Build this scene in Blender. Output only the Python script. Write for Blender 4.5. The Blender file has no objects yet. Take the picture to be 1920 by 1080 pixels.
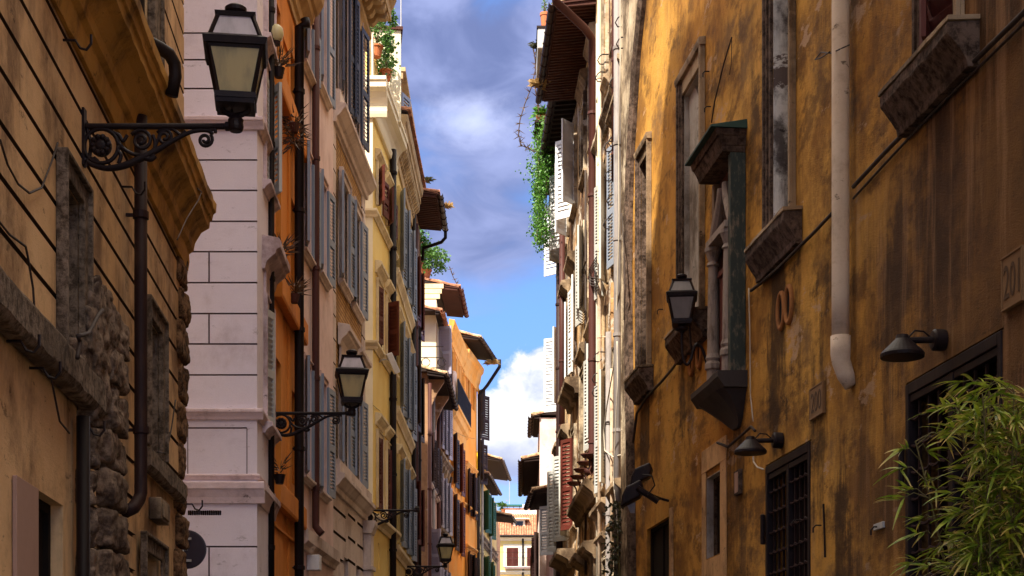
import bpy, bmesh, math, random
from mathutils import Vector, noise
R = math.radians
rnd = random.Random(11)
FOC, XC, YH, CZ = 3000.0, 960.0, 1360.0, 1.65      # lens measure, principal point and eye height
scene = bpy.context.scene
COL = scene.collection

# ------------------------------------------------------------------ materials
def new_mat(name):
    m = bpy.data.materials.new(name); m.use_nodes = True
    nt = m.node_tree; b = nt.nodes['Principled BSDF']
    return m, nt, b
def N(nt, t, **kw):
    n = nt.nodes.new(t)
    for k, v in kw.items():
        if hasattr(n, k): setattr(n, k, v)
    return n
def pos_map(nt, scale):
    g = N(nt, 'ShaderNodeNewGeometry'); m = N(nt, 'ShaderNodeVectorMath', operation='MULTIPLY')
    m.inputs[1].default_value = scale
    nt.links.new(g.outputs['Position'], m.inputs[0]); return m.outputs[0]
def noise_tex(nt, scale, sc=1.0, detail=5, rough=.6):
    n = N(nt, 'ShaderNodeTexNoise'); n.inputs['Scale'].default_value = sc
    n.inputs['Detail'].default_value = detail; n.inputs['Roughness'].default_value = rough
    nt.links.new(pos_map(nt, scale), n.inputs['Vector']); return n.outputs['Fac']
def ramp(nt, fac, a, b):
    r = N(nt, 'ShaderNodeMapRange'); r.interpolation_type = 'SMOOTHSTEP'
    r.inputs['From Min'].default_value = a; r.inputs['From Max'].default_value = b
    nt.links.new(fac, r.inputs['Value']); return r.outputs['Result']
def mixc(nt, fac, a, b, mode='MIX'):
    m = N(nt, 'ShaderNodeMix', data_type='RGBA', blend_type=mode)
    for s, v in (('Factor_Float', fac), ('A_Color', a), ('B_Color', b)):
        i = [x for x in m.inputs if x.identifier == s][0]
        if hasattr(v, 'is_linked'): nt.links.new(v, i)
        elif isinstance(v, (int, float)): i.default_value = v
        else: i.default_value = (*v, 1)
    return [x for x in m.outputs if x.identifier == 'Result_Color'][0]
def mul(nt, a, v):
    m = N(nt, 'ShaderNodeMath', operation='MULTIPLY'); nt.links.new(a, m.inputs[0])
    if hasattr(v, 'is_linked'): nt.links.new(v, m.inputs[1])
    else: m.inputs[1].default_value = v
    return m.outputs[0]
def bump(nt, b, h, strength=.4, dist=.02):
    n = N(nt, 'ShaderNodeBump'); n.inputs['Strength'].default_value = strength
    n.inputs['Distance'].default_value = dist
    nt.links.new(h, n.inputs['Height']); nt.links.new(n.outputs[0], b.inputs['Normal'])

def plaster(name, base, dark, light=None, stain=(.42, .62), streak=.7, grime=.6, grit=.35, rough=.9, patch=None, pr=(.60, .66), chip=0.0):
    """old lime plaster: broad stains, vertical runs of dirt, peeled patches, grit"""
    m, nt, b = new_mat(name)
    light = light or tuple(min(1, c * 1.18) for c in base)
    big = noise_tex(nt, (.55, .55, .4), 1.0, 6, .62)
    c = mixc(nt, ramp(nt, big, .35, .65), base, light)
    st = noise_tex(nt, (.75, .75, .55), 1.3, 8, .7)
    c = mixc(nt, mul(nt, ramp(nt, st, stain[0] + .02, stain[1] + .04), grime), c, dark)
    area = ramp(nt, noise_tex(nt, (.5, .5, .6), 1.4, 5, .6), .44, .66)
    run = noise_tex(nt, (2.3, 2.3, .34), 1.0, 9, .72)
    c = mixc(nt, mul(nt, mul(nt, ramp(nt, run, .47, .70), area), streak), c, dark)
    blot = noise_tex(nt, (1.8, 1.8, 4.0), 1.0, 9, .74)
    c = mixc(nt, mul(nt, ramp(nt, blot, .52, .74), grime * .7), c, tuple(.5 * (x + y) for x, y in zip(base, dark)))
    c = mixc(nt, mul(nt, ramp(nt, blot, .46, .30), .35), c, light)
    if patch:
        pf = noise_tex(nt, (.55, .55, .9), 1.7, 9, .7)
        c = mixc(nt, ramp(nt, pf, pr[0], pr[1]), c, patch)
    if chip:
        cf = noise_tex(nt, (3.5, 3.5, 8), 1.0, 8, .75)
        c = mixc(nt, mul(nt, ramp(nt, cf, .60, .66), chip), c, tuple(x * .35 for x in dark))
    fine = noise_tex(nt, (60, 60, 60), 1.0, 4, .7)
    c = mixc(nt, .25, c, mixc(nt, fine, (.35, .35, .35), (1, 1, 1)), 'MULTIPLY')
    nt.links.new(c, b.inputs['Base Color']); b.inputs['Roughness'].default_value = rough
    b.inputs['Specular IOR Level'].default_value = .2
    h = mixc(nt, .4, noise_tex(nt, (4.5, 4.5, 11), 1.0, 8, .7), fine)
    bump(nt, b, h, grit, .03); return m
def rock(name, base, dark, scale=9, strength=.9):
    m, nt, b = new_mat(name)
    f = noise_tex(nt, (scale,) * 3, 1.0, 9, .72); g = noise_tex(nt, (1.6, 1.6, 1.0), 1.0, 6, .6)
    c = mixc(nt, ramp(nt, f, .36, .62), dark, base)
    c = mixc(nt, mul(nt, ramp(nt, g, .45, .65), .6), c, dark)
    nt.links.new(c, b.inputs['Base Color']); b.inputs['Roughness'].default_value = .95
    b.inputs['Specular IOR Level'].default_value = .15
    bump(nt, b, f, strength, .05); return m
def paint(name, base, dark=None, rough=.55, wear=.35, scale=5, spec=.3, metal=0):
    m, nt, b = new_mat(name); dark = dark or tuple(c * .5 for c in base)
    f = noise_tex(nt, (scale, scale, scale * .35), 1.0, 7, .68)
    c = mixc(nt, mul(nt, ramp(nt, f, .48, .7), wear), base, dark)
    g = noise_tex(nt, (50, 50, 20), 1.0, 3, .6)
    c = mixc(nt, .3, c, mixc(nt, g, (.4, .4, .4), (1, 1, 1)), 'MULTIPLY')
    nt.links.new(c, b.inputs['Base Color']); b.inputs['Roughness'].default_value = rough
    b.inputs['Specular IOR Level'].default_value = spec; b.inputs['Metallic'].default_value = metal
    bump(nt, b, g, .15, .01); return m
def brick(name, c1, c2, mortar):
    m, nt, b = new_mat(name)
    g = N(nt, 'ShaderNodeNewGeometry'); s = N(nt, 'ShaderNodeSeparateXYZ'); nt.links.new(g.outputs['Position'], s.inputs[0])
    cb = N(nt, 'ShaderNodeCombineXYZ'); nt.links.new(s.outputs['Y'], cb.inputs[0]); nt.links.new(s.outputs['Z'], cb.inputs[1])
    t = N(nt, 'ShaderNodeTexBrick'); nt.links.new(cb.outputs[0], t.inputs['Vector'])
    t.inputs['Scale'].default_value = 1; t.inputs['Brick Width'].default_value = .28; t.inputs['Row Height'].default_value = .075
    t.inputs['Mortar Size'].default_value = .012; t.inputs['Color1'].default_value = (*c1, 1); t.inputs['Color2'].default_value = (*c2, 1); t.inputs['Mortar'].default_value = (*mortar, 1)
    st = noise_tex(nt, (2, 2, .6), 1.2, 6, .65)
    c = mixc(nt, mul(nt, ramp(nt, st, .45, .68), .6), t.outputs['Color'], tuple(x * .4 for x in c2))
    nt.links.new(c, b.inputs['Base Color']); b.inputs['Roughness'].default_value = .95; b.inputs['Specular IOR Level'].default_value = .1
    bump(nt, b, t.outputs['Fac'], -.5, .015); return m
def glass_mat(name, base, tr=.5, rough=.35):
    m, nt, b = new_mat(name)
    f = noise_tex(nt, (9, 9, 2.5), 1.0, 5, .6)
    c = mixc(nt, ramp(nt, f, .4, .75), base, tuple(x * .72 for x in base))
    nt.links.new(c, b.inputs['Base Color']); b.inputs['Roughness'].default_value = rough
    t = N(nt, 'ShaderNodeBsdfTranslucent'); nt.links.new(c, t.inputs['Color'])
    mx = N(nt, 'ShaderNodeMixShader'); mx.inputs[0].default_value = tr
    nt.links.new(b.outputs[0], mx.inputs[1]); nt.links.new(t.outputs[0], mx.inputs[2])
    nt.links.new(mx.outputs[0], nt.nodes['Material Output'].inputs['Surface']); return m
def leaf_mat(name, a, bcol, tip=None, rough=.45):
    m, nt, b = new_mat(name)
    f = noise_tex(nt, (14, 14, 14), 1.0, 3, .6)
    c = mixc(nt, ramp(nt, f, .35, .65), a, bcol)
    if tip:
        at = N(nt, 'ShaderNodeAttribute', attribute_name='tip')
        c = mixc(nt, at.outputs['Fac'], c, tip)
    nt.links.new(c, b.inputs['Base Color']); b.inputs['Roughness'].default_value = rough
    t = N(nt, 'ShaderNodeBsdfTranslucent'); nt.links.new(c, t.inputs['Color'])
    mx = N(nt, 'ShaderNodeMixShader'); mx.inputs[0].default_value = .3
    nt.links.new(b.outputs[0], mx.inputs[1]); nt.links.new(t.outputs[0], mx.inputs[2])
    nt.links.new(mx.outputs[0], nt.nodes['Material Output'].inputs['Surface']); return m

M = {}
M['ochre'] = plaster('ochre_plaster', (.62, .37, .17), (.13, .065, .03), (.76, .50, .26), streak=1.2, grime=.85, chip=.6)
M['joint'] = plaster('joint_dirt_shade', (.085, .045, .025), (.03, .017, .01))  # dirt in the grooves, darkened further to paint in their shade
M['joint_pale'] = plaster('joint_dirt_shade_lilac', (.17, .12, .125), (.08, .055, .055))  # the same dirt and painted groove shade for the lilac house
M['ochre_stone'] = plaster('ochre_cornice', (.52, .265, .05), (.05, .022, .010), (.60, .32, .07), streak=1.0, grime=.9, chip=.6, grit=.6)
M['travertine'] = rock('weathered_travertine', (.27, .20, .145), (.065, .045, .03), 13, .8)
M['quoin'] = rock('rough_quoin_stone', (.30, .165, .08), (.04, .02, .011), 12, 1.2)
M['lilac'] = plaster('lilac_plaster', (.78, .71, .79), (.34, .23, .22), (.85, .78, .85), stain=(.5, .72), streak=.35, grime=.45, grit=.2, chip=.35)
M['lilac_trim'] = plaster('lilac_trim', (.68, .53, .54), (.15, .08, .065), (.78, .64, .65), streak=.9, grime=.75, grit=.3, chip=.7)
M['orange'] = plaster('orange_plaster', (.70, .25, .04), (.36, .11, .018), (.76, .30, .06), streak=.5, grime=.4, grit=.2)
M['palepink'] = plaster('pale_pink_plaster', (.76, .57, .53), (.38, .23, .19), (.80, .63, .59), streak=.45, grime=.4, grit=.2, chip=.25)
M['stone'] = plaster('dressed_stone', (.66, .54, .48), (.24, .15, .11), (.74, .63, .57), streak=.6, grime=.5, grit=.45, chip=.5)
M['stone_ochre'] = plaster('cornice_stone', (.52, .36, .19), (.18, .10, .04), (.60, .44, .25), streak=.6, grime=.6, grit=.4, chip=.4)
M['brick'] = brick('tan_brick', (.56, .35, .15), (.40, .22, .085), (.22, .13, .065))
M['yellow'] = plaster('yellow_plaster', (.86, .60, .17), (.58, .33, .07), (.90, .68, .25), stain=(.5, .75), streak=.3, grime=.35, grit=.15)
M['cream'] = plaster('cream_plaster', (.80, .70, .50), (.50, .38, .22), (.84, .76, .58), stain=(.5, .75), streak=.4, grime=.4, grit=.2)
M['cream_trim'] = plaster('cream_trim', (.74, .60, .36), (.34, .22, .10), (.80, .68, .46), streak=.5, grime=.5, grit=.25, chip=.3)
M['ochre_pale'] = plaster('straw_plaster', (.72, .52, .18), (.34, .20, .06), (.78, .60, .26), streak=.6, grime=.5, grit=.25, chip=.3)
M['brown'] = plaster('brown_plaster', (.34, .185, .10), (.12, .06, .035), (.42, .25, .14), streak=.8, grime=.7, grit=.3, patch=(.50, .38, .30), chip=.5)
M['rose'] = plaster('rose_plaster', (.48, .30, .26), (.20, .11, .09), (.55, .38, .33), streak=.7, grime=.6, grit=.3, chip=.4)
M['tangerine'] = plaster('tangerine_plaster', (.88, .31, .035), (.55, .18, .03), (.86, .40, .10), stain=(.5, .75), streak=.35, grime=.4, grit=.15)
M['tangerine_trim'] = plaster('tangerine_trim', (.86, .38, .07), (.40, .16, .04), (.84, .48, .18), streak=.4, grime=.4, grit=.15)
M['acid'] = plaster('bright_yellow_plaster', (.86, .62, .04), (.60, .38, .03), streak=.2, grime=.3, grit=.1)
M['pinkwhite'] = plaster('pale_rose_plaster', (.80, .62, .56), (.42, .24, .18), (.84, .70, .64), streak=.6, grime=.5, grit=.2, chip=.4)
M['peel'] = plaster('peeling_peach_plaster', (.62, .37, .165), (.085, .036, .015), (.78, .55, .31), stain=(.38, .55), streak=1.5, grime=1.0, grit=.6, patch=(.62, .53, .43), pr=(.53, .58), chip=1.0)
M['peel_stone'] = plaster('peeling_grey_stone', (.54, .42, .28), (.075, .045, .025), (.72, .60, .44), stain=(.38, .56), streak=1.5, grime=1.0, grit=.8, patch=(.42, .36, .30), chip=.95)
M['old_trim'] = plaster('old_brown_trim', (.30, .20, .115), (.045, .025, .015), (.46, .34, .22), stain=(.38, .58), streak=1.0, grime=.9, grit=.8, chip=.9)
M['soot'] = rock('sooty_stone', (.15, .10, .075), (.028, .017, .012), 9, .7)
M['sunlit_scar'] = plaster('worn_sunlit_marble', (.80, .77, .74), (.05, .035, .035), (.88, .86, .84), stain=(.50, .60), streak=1.2, grime=.9, grit=.5, patch=(.16, .12, .11), pr=(.57, .60), chip=.9)  # worn reveal stone, its white raised to paint in sunlight
M['graystone'] = plaster('grey_reveal', (.36, .32, .28), (.10, .07, .05), (.50, .46, .42), streak=1.0, grime=.9, grit=.3, chip=.5)
M['iron'] = paint('dark_iron', (.014, .008, .009), (.036, .021, .016), .5, .7, 9, .18)
M['ironwarm'] = paint('umber_iron', (.028, .013, .012), (.06, .03, .02), .55, .6, 9, .15)
M['brownpipe'] = paint('brown_drainpipe', (.075, .025, .020), (.04, .015, .013), .55, .6, 3, .2)
M['blackpipe'] = paint('black_drainpipe', (.011, .006, .006), (.03, .02, .017), .55, .5, 3, .15)
M['greypipe'] = paint('grey_pipe', (.26, .23, .22), (.10, .08, .07), .6, .7, 3, .25)
M['whitepipe'] = plaster('cream_pipe', (.58, .43, .30), (.15, .085, .045), (.66, .52, .39), stain=(.48, .66), streak=.6, grime=.85, grit=.3, chip=.8)
M['bluegrey'] = paint('blue_grey_shutter', (.24, .28, .36), (.36, .36, .38), .6, .4, 4)
M['slate'] = paint('slate_shutter', (.062, .072, .115), (.11, .12, .15), .55, .35, 4)
M['lavender'] = paint('lavender_shutter', (.36, .34, .43), (.24, .22, .27), .6, .4, 4)
M['maroon'] = paint('maroon_shutter', (.10, .020, .013), (.045, .011, .009), .55, .5, 4)
M['darkbrown'] = paint('dark_brown_shutter', (.028, .011, .010), (.015, .007, .006), .55, .4, 4)
M['rust'] = paint('rust_red_shutter', (.11, .020, .013), (.06, .03, .02), .6, .5, 5)
M['green'] = paint('bottle_green_shutter', (.012, .07, .045), (.008, .035, .025), .5, .4, 4)
M['white'] = paint('white_shutter', (.78, .77, .78), (.5, .47, .45), .6, .35, 5)
M['palegrey'] = paint('pale_grey_shutter', (.50, .50, .48), (.34, .33, .31), .6, .4, 5)
M['oldwood'] = paint('old_wood', (.17, .11, .075), (.05, .03, .022), .85, .8, 6)
M['greenwood'] = paint('flaking_green_paint', (.030, .042, .036), (.26, .20, .14), .7, .75, 11)
M['palewood'] = paint('flaking_grey_wood', (.30, .24, .20), (.09, .06, .045), .8, .8, 9)
M['pane'] = paint('dark_glass', (.012, .010, .010), (.03, .025, .022), .12, .5, 2, .5)
M['dark'] = paint('dark_interior', (.016, .011, .009), (.03, .02, .014), .9, .5, 2, .1)
M['lampglass'] = glass_mat('amber_lamp_glass', (.92, .82, .50), .65)
M['lamptop'] = glass_mat('milky_lamp_glass', (.66, .58, .64), .4)
M['lampgrey'] = glass_mat('grey_lamp_glass', (.30, .26, .25), .4)
M['globe'] = glass_mat('cream_globe', (.80, .72, .42), .4, .3)
M['tile'] = rock('terracotta_tile', (.50, .23, .13), (.20, .085, .05), 5, .5)
M['tile_old'] = rock('lichen_tile', (.55, .40, .24), (.22, .10, .06), 7, .6)
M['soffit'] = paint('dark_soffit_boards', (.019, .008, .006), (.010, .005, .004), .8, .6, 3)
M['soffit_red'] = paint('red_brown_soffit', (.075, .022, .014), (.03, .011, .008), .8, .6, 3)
M['terracotta'] = paint('terracotta_pot', (.52, .17, .07), (.36, .11, .05), .8, .4, 6, .2)
M['paper'] = paint('pale_board', (.40, .25, .19), (.32, .19, .14), .8, .3, 3, .15)
M['marble'] = plaster('number_plaque', (.24, .14, .07), (.20, .11, .05), streak=.4, grime=.4, grit=.25)
M['ink'] = paint('carved_number', (.11, .062, .033), rough=.9)
M['cable'] = paint('black_cable', (.035, .022, .018), (.10, .07, .05), .7, .5, 8)
M['cable_pale'] = paint('pale_cable', (.55, .48, .38), (.35, .28, .2), .7, .4, 8)
M['signback'] = paint('sign_back', (.030, .022, .034), (.05, .04, .045), .45, .4, 6, .4)
M['metalgrey'] = paint('grey_metal', (.45, .45, .46), (.25, .24, .24), .5, .4, 6)
M['bamboo'] = leaf_mat('bamboo_leaf', (.09, .18, .008), (.32, .40, .035), (.66, .45, .16))
M['ivy'] = leaf_mat('ivy_leaf', (.018, .08, .005), (.12, .33, .028))
M['shrubleaf'] = leaf_mat('terrace_leaf', (.03, .10, .012), (.08, .19, .03))
M['darkleaf'] = leaf_mat('dark_leaf', (.028, .035, .014), (.06, .055, .02))
M['dryleaf'] = leaf_mat('dry_leaf', (.05, .03, .018), (.11, .06, .03))
M['straw'] = leaf_mat('dry_grass', (.42, .27, .10), (.55, .38, .16))
M['petal'] = leaf_mat('red_petal', (.70, .03, .02), (.80, .08, .05))
M['stem'] = paint('plant_stem', (.12, .10, .035), (.07, .06, .02), .7)
M['asphalt'] = rock('cobble_paving', (.07, .065, .06), (.03, .028, .026), 8, .5)
M['pavement'] = rock('kerb_stone', (.16, .15, .14), (.08, .075, .07), 8, .4)
M['earth'] = rock('city_ground', (.14, .12, .10), (.08, .07, .06), 1, .3)
M['tealglass'] = glass_mat('terrace_glass', (.30, .48, .52), .6, .2)
M['teal'] = paint('teal_awning', (.02, .16, .14), (.01, .1, .09), .6)

# ------------------------------------------------------------------ geometry helpers
class Fac:
    """a vertical plane of wall from (px, depth) to (px, depth); u runs along it, n out of it"""
    def __init__(s, a, b):
        s.o = Vector(((a[0] - XC) / FOC * a[1], a[1])); e = Vector(((b[0] - XC) / FOC * b[1], b[1]))
        s.t = (e - s.o).normalized(); s.len = (e - s.o).length
        s.n = Vector((s.t.y, -s.t.x))
        if s.n.dot(-s.o) < 0: s.n = -s.n
    def u(s, px, n=0):
        r = Vector(((px - XC) / FOC, 1)); q = s.o + s.n * n
        return -(q.x * r.y - q.y * r.x) / (s.t.x * r.y - s.t.y * r.x)
    def d(s, px, n=0): return (s.o + s.n * n + s.t * s.u(px, n)).y
    def z(s, px, py, n=0): return CZ + (YH - py) / FOC * s.d(px, n)
    def P(s, u, n, z): return Vector((s.o.x + s.t.x * u + s.n.x * n, s.o.y + s.t.y * u + s.n.y * n, z))
    def at(s, px, py, n=0): return s.P(s.u(px, n), n, s.z(px, py, n))

WORLD = {}
def wpos(o): return WORLD.get(o.name, Vector((0, 0, 0)))
def thing(name, loc, label, cat, group=None):
    o = bpy.data.objects.new(name, None); COL.objects.link(o); o.location = loc; o.empty_display_size = .2
    WORLD[o.name] = Vector(loc); tag(o, label, cat, group); return o
def tag(o, label=None, cat=None, group=None, kind=None):
    if label: o['label'] = label
    if cat: o['category'] = cat
    if group: o['group'] = group
    if kind: o['kind'] = kind
    return o
class MB:
    def __init__(s): s.v = []; s.f = []; s.a = {}; s.mi = []
    def poly(s, pts):
        k = len(s.v); s.v += [Vector(p) for p in pts]; s.f.append(tuple(range(k, k + len(pts))))
    def hexa(s, p):                     # 8 corners: bottom ring, top ring
        k = len(s.v); s.v += [Vector(q) for q in p]
        s.f += [tuple(k + i for i in q) for q in ((3, 2, 1, 0), (4, 5, 6, 7), (0, 1, 5, 4), (1, 2, 6, 5), (2, 3, 7, 6), (3, 0, 4, 7))]
    def box(s, fc, u0, u1, n0, n1, z0, z1):
        s.hexa([fc.P(u, n, z) for z in (z0, z1) for u, n in ((u0, n0), (u1, n0), (u1, n1), (u0, n1))])
    def wbox(s, x0, x1, y0, y1, z0, z1):
        s.hexa([(x, y, z) for z in (z0, z1) for x, y in ((x0, y0), (x1, y0), (x1, y1), (x0, y1))])
    def ring(s, rings, cap=True, closed=False):
        k = len(s.v); m = len(rings[0])
        for r in rings: s.v += [Vector(p) for p in r]
        nr = len(rings)
        for i in range(nr if closed else nr - 1):
            a = k + i * m; b = k + ((i + 1) % nr) * m
            for j in range(m): s.f.append((a + j, a + (j + 1) % m, b + (j + 1) % m, b + j))
        if cap and not closed:
            s.f.append(tuple(range(k + m - 1, k - 1, -1))); s.f.append(tuple(range(k + (nr - 1) * m, k + nr * m)))
    def prism(s, fc, u0, u1, prof, rough=0.0, step=.12, seed=0):
        """a moulding profile [(n, z)] drawn along the wall"""
        k = max(1, int(abs(u1 - u0) / step)) if rough else 1; rr = []
        for i in range(k + 1):
            u = u0 + (u1 - u0) * i / k; r = []
            for j, (n, z) in enumerate(prof):
                p = fc.P(u, n, z)
                if rough and n > .012:
                    q = noise.noise_vector(p * 5 + Vector((seed, j * .13, 0))); p = p + Vector((q.x, q.y, q.z)) * rough
                r.append(p)
            rr.append(r)
        s.ring(rr)
    def tube(s, pts, r, seg=8, closed=False):
        pts = [Vector(p) for p in pts]; n = len(pts); rr = []; prev = None
        for i, p in enumerate(pts):
            t = (pts[(i + 1) % n] - pts[i - 1]) if closed else (pts[min(i + 1, n - 1)] - pts[max(i - 1, 0)])
            if t.length < 1e-9: t = Vector((0, 0, 1))
            t.normalize()
            if prev is None:
                a = Vector((0, 0, 1)) if abs(t.z) < .9 else Vector((1, 0, 0)); prev = t.cross(a).normalized()
            prev = (prev - t * prev.dot(t)); prev.normalize(); b = t.cross(prev)
            ri = r[i] if isinstance(r, (list, tuple)) else r
            rr.append([p + (prev * math.cos(2 * math.pi * j / seg) + b * math.sin(2 * math.pi * j / seg)) * ri for j in range(seg)])
        s.ring(rr, closed=closed)
    def lathe(s, c, prof, seg=16, ax=None):
        """profile [(radius, height)] turned about an axis through c"""
        c = Vector(c); az = (Vector(ax) if ax else Vector((0, 0, 1))).normalized()
        a = az.cross(Vector((0, 1, 0)) if abs(az.y) < .9 else Vector((1, 0, 0))).normalized(); b = az.cross(a)
        s.ring([[c + az * h + (a * math.cos(2 * math.pi * j / seg) + b * math.sin(2 * math.pi * j / seg)) * max(r, 1e-4) for j in range(seg)] for r, h in prof])
    def rockbox(s, fc, u0, u1, n0, n1, z0, z1, amp=.03, seed=0, k=6, pw=4.0):
        """a pillowed rough-hewn block"""
        cu, cn, cz = (u0 + u1) / 2, (n0 + n1) / 2, (z0 + z1) / 2; hu, hn, hz = (u1 - u0) / 2, (n1 - n0) / 2, (z1 - z0) / 2
        for ax in range(3):
            for sg in (-1, 1):
                base = len(s.v)
                for i in range(k + 1):
                    for j in range(k + 1):
                        a, b = -1 + 2 * i / k, -1 + 2 * j / k; q = [0, 0, 0]; q[ax] = sg; q[(ax + 1) % 3] = a; q[(ax + 2) % 3] = b
                        L = (abs(q[0]) ** pw + abs(q[1]) ** pw + abs(q[2]) ** pw) ** (1 / pw)
                        q = [c / L for c in q]; p = fc.P(cu + q[0] * hu, cn + q[1] * hn, cz + q[2] * hz)
                        d = noise.fractal(p * 6 + Vector((seed * 3.1, 0, 0)), .8, 2.1, 5) * amp - abs(noise.noise(p * 11 + Vector((0, seed * 1.7, 0)))) * amp * .9
                        dv = p - fc.P(cu, cn, cz); s.v.append(p + dv.normalized() * d)
                for i in range(k):
                    for j in range(k):
                        w = base + i * (k + 1) + j; s.f.append((w, w + 1, w + k + 2, w + k + 1))
    def relief(s, fc, u0, u1, z0, z1, rects, back=-.6, jn=(), cap0=True):
        """wall as a stepped height field: each rect (u0,u1,z0,z1,n) is pushed in or out of the plane"""
        rs = [(max(a, u0), min(b, u1), max(c, z0), min(d, z1), n) for a, b, c, d, n in rects if a < u1 and b > u0 and c < z1 and d > z0]
        us = sorted({round(x, 4) for x in [u0, u1] + [r[0] for r in rs] + [r[1] for r in rs]})
        zs = sorted({round(x, 4) for x in [z0, z1] + [r[2] for r in rs] + [r[3] for r in rs]})
        g = []
        for i in range(len(us) - 1):
            cu = (us[i] + us[i + 1]) / 2; row = []
            act = [r for r in rs if r[0] - 1e-4 <= cu <= r[1] + 1e-4]
            for j in range(len(zs) - 1):
                cz = (zs[j] + zs[j + 1]) / 2; n = 0.0
                for r in act:
                    if r[2] <= cz <= r[3]: n = r[4]
                row.append(n)
            g.append(row)
        I, J = len(us) - 1, len(zs) - 1
        def q(a, b, c, d):
            if jn and min(x[1] for x in (a, b, c, d)) in jn: s.mi.append(len(s.f))
            s.poly([fc.P(*a), fc.P(*b), fc.P(*c), fc.P(*d)])
        for i in range(I):
            for j in range(J):
                n = g[i][j]; a, b, c, d = us[i], us[i + 1], zs[j], zs[j + 1]
                q((a, n, c), (b, n, c), (b, n, d), (a, n, d))
                m = g[i + 1][j] if i + 1 < I else back
                if m != n: q((b, n, c), (b, m, c), (b, m, d), (b, n, d))
                if i == 0 and n != back and cap0: q((a, n, c), (a, back, c), (a, back, d), (a, n, d))
                m = g[i][j + 1] if j + 1 < J else back
                if m != n: q((a, n, d), (b, n, d), (b, m, d), (a, m, d))
                if j == 0 and n != back: q((a, n, c), (b, n, c), (b, back, c), (a, back, c))
    def build(s, name, mat, parent=None, smooth=False, bevel=0.0, closed=True, joint=None):
        if not s.v: return None
        xs = [p.x for p in s.v]; ys = [p.y for p in s.v]; zz = [p.z for p in s.v]
        c = Vector(((min(xs) + max(xs)) / 2, (min(ys) + max(ys)) / 2, min(zz)))
        me = bpy.data.meshes.new(name); me.from_pydata([p - c for p in s.v], [], s.f)
        if closed:
            bm = bmesh.new(); bm.from_mesh(me); bmesh.ops.recalc_face_normals(bm, faces=bm.faces[:]); bm.to_mesh(me); bm.free()
        for k, vals in s.a.items():
            at = me.attributes.new(k, 'FLOAT', 'POINT'); at.data.foreach_set('value', vals)
        me.materials.append(M[mat] if isinstance(mat, str) else mat)
        if s.mi:
            me.materials.append(M[joint])
            for i in s.mi: me.polygons[i].material_index = 1
        if smooth:
            me.shade_smooth()
        o = bpy.data.objects.new(name, me); COL.objects.link(o)
        if parent: o.parent = parent; o.location = c - wpos(parent)
        else: o.location = c
        WORLD[o.name] = c
        if bevel:
            b = o.modifiers.new('bevel', 'BEVEL'); b.width = bevel; b.segments = 2; b.limit_method = 'ANGLE'; b.angle_limit = R(40)
        return o

def copy_tree(o, parent=None):
    c = o.copy(); COL.objects.link(c)
    if parent: c.parent = parent
    for ch in list(o.children): copy_tree(ch, c)
    return c

# ------------------------------------------------------------------ building parts
def leaf_mesh(fc, uh, z0, z1, w, ang, sgn, mb, dn=.035, pitch=.075, n0=.03):
    """one louvred shutter leaf hinged at uh; ang 0 lies on the wall, 180 is shut"""
    ca, sa = math.cos(R(ang)) * sgn, math.sin(R(ang)); th = .04
    def P(s_, z, t): return fc.P(uh + ca * s_ - sa * sgn * t, n0 + sa * s_ + abs(ca) * t * (1 if math.cos(R(ang)) >= 0 else -1), z)
    def bx(s0, s1, a, b, t0=0, t1=th): mb.hexa([P(s_, z, t) for z in (a, b) for s_, t in ((s0, t0), (s1, t0), (s1, t1), (s0, t1))])
    st = min(.07, w * .16)
    bx(0, st, z0, z1); bx(w - st, w, z0, z1)
    zm = z0 + (z1 - z0) * .45
    for a, b in ((z0, z0 + .11), (z1 - .09, z1), (zm - .05, zm + .05)): bx(st, w - st, a, b)
    for a, b in ((z0 + .11, zm - .05), (zm + .05, z1 - .09)):
        k = max(1, int((b - a) / pitch)); h = (b - a) / k
        for i in range(k):
            zz = a + h * (i + .5)
            lo, hi = zz - h * .45, zz + h * .45
            mb.hexa([P(st, lo, th - .002), P(w - st, lo, th - .002), P(w - st, lo + .008, th - .002), P(st, lo + .008, th - .002),
                     P(st, hi, .004), P(w - st, hi, .004), P(w - st, hi + .008, .004), P(st, hi + .008, .004)])

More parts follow.
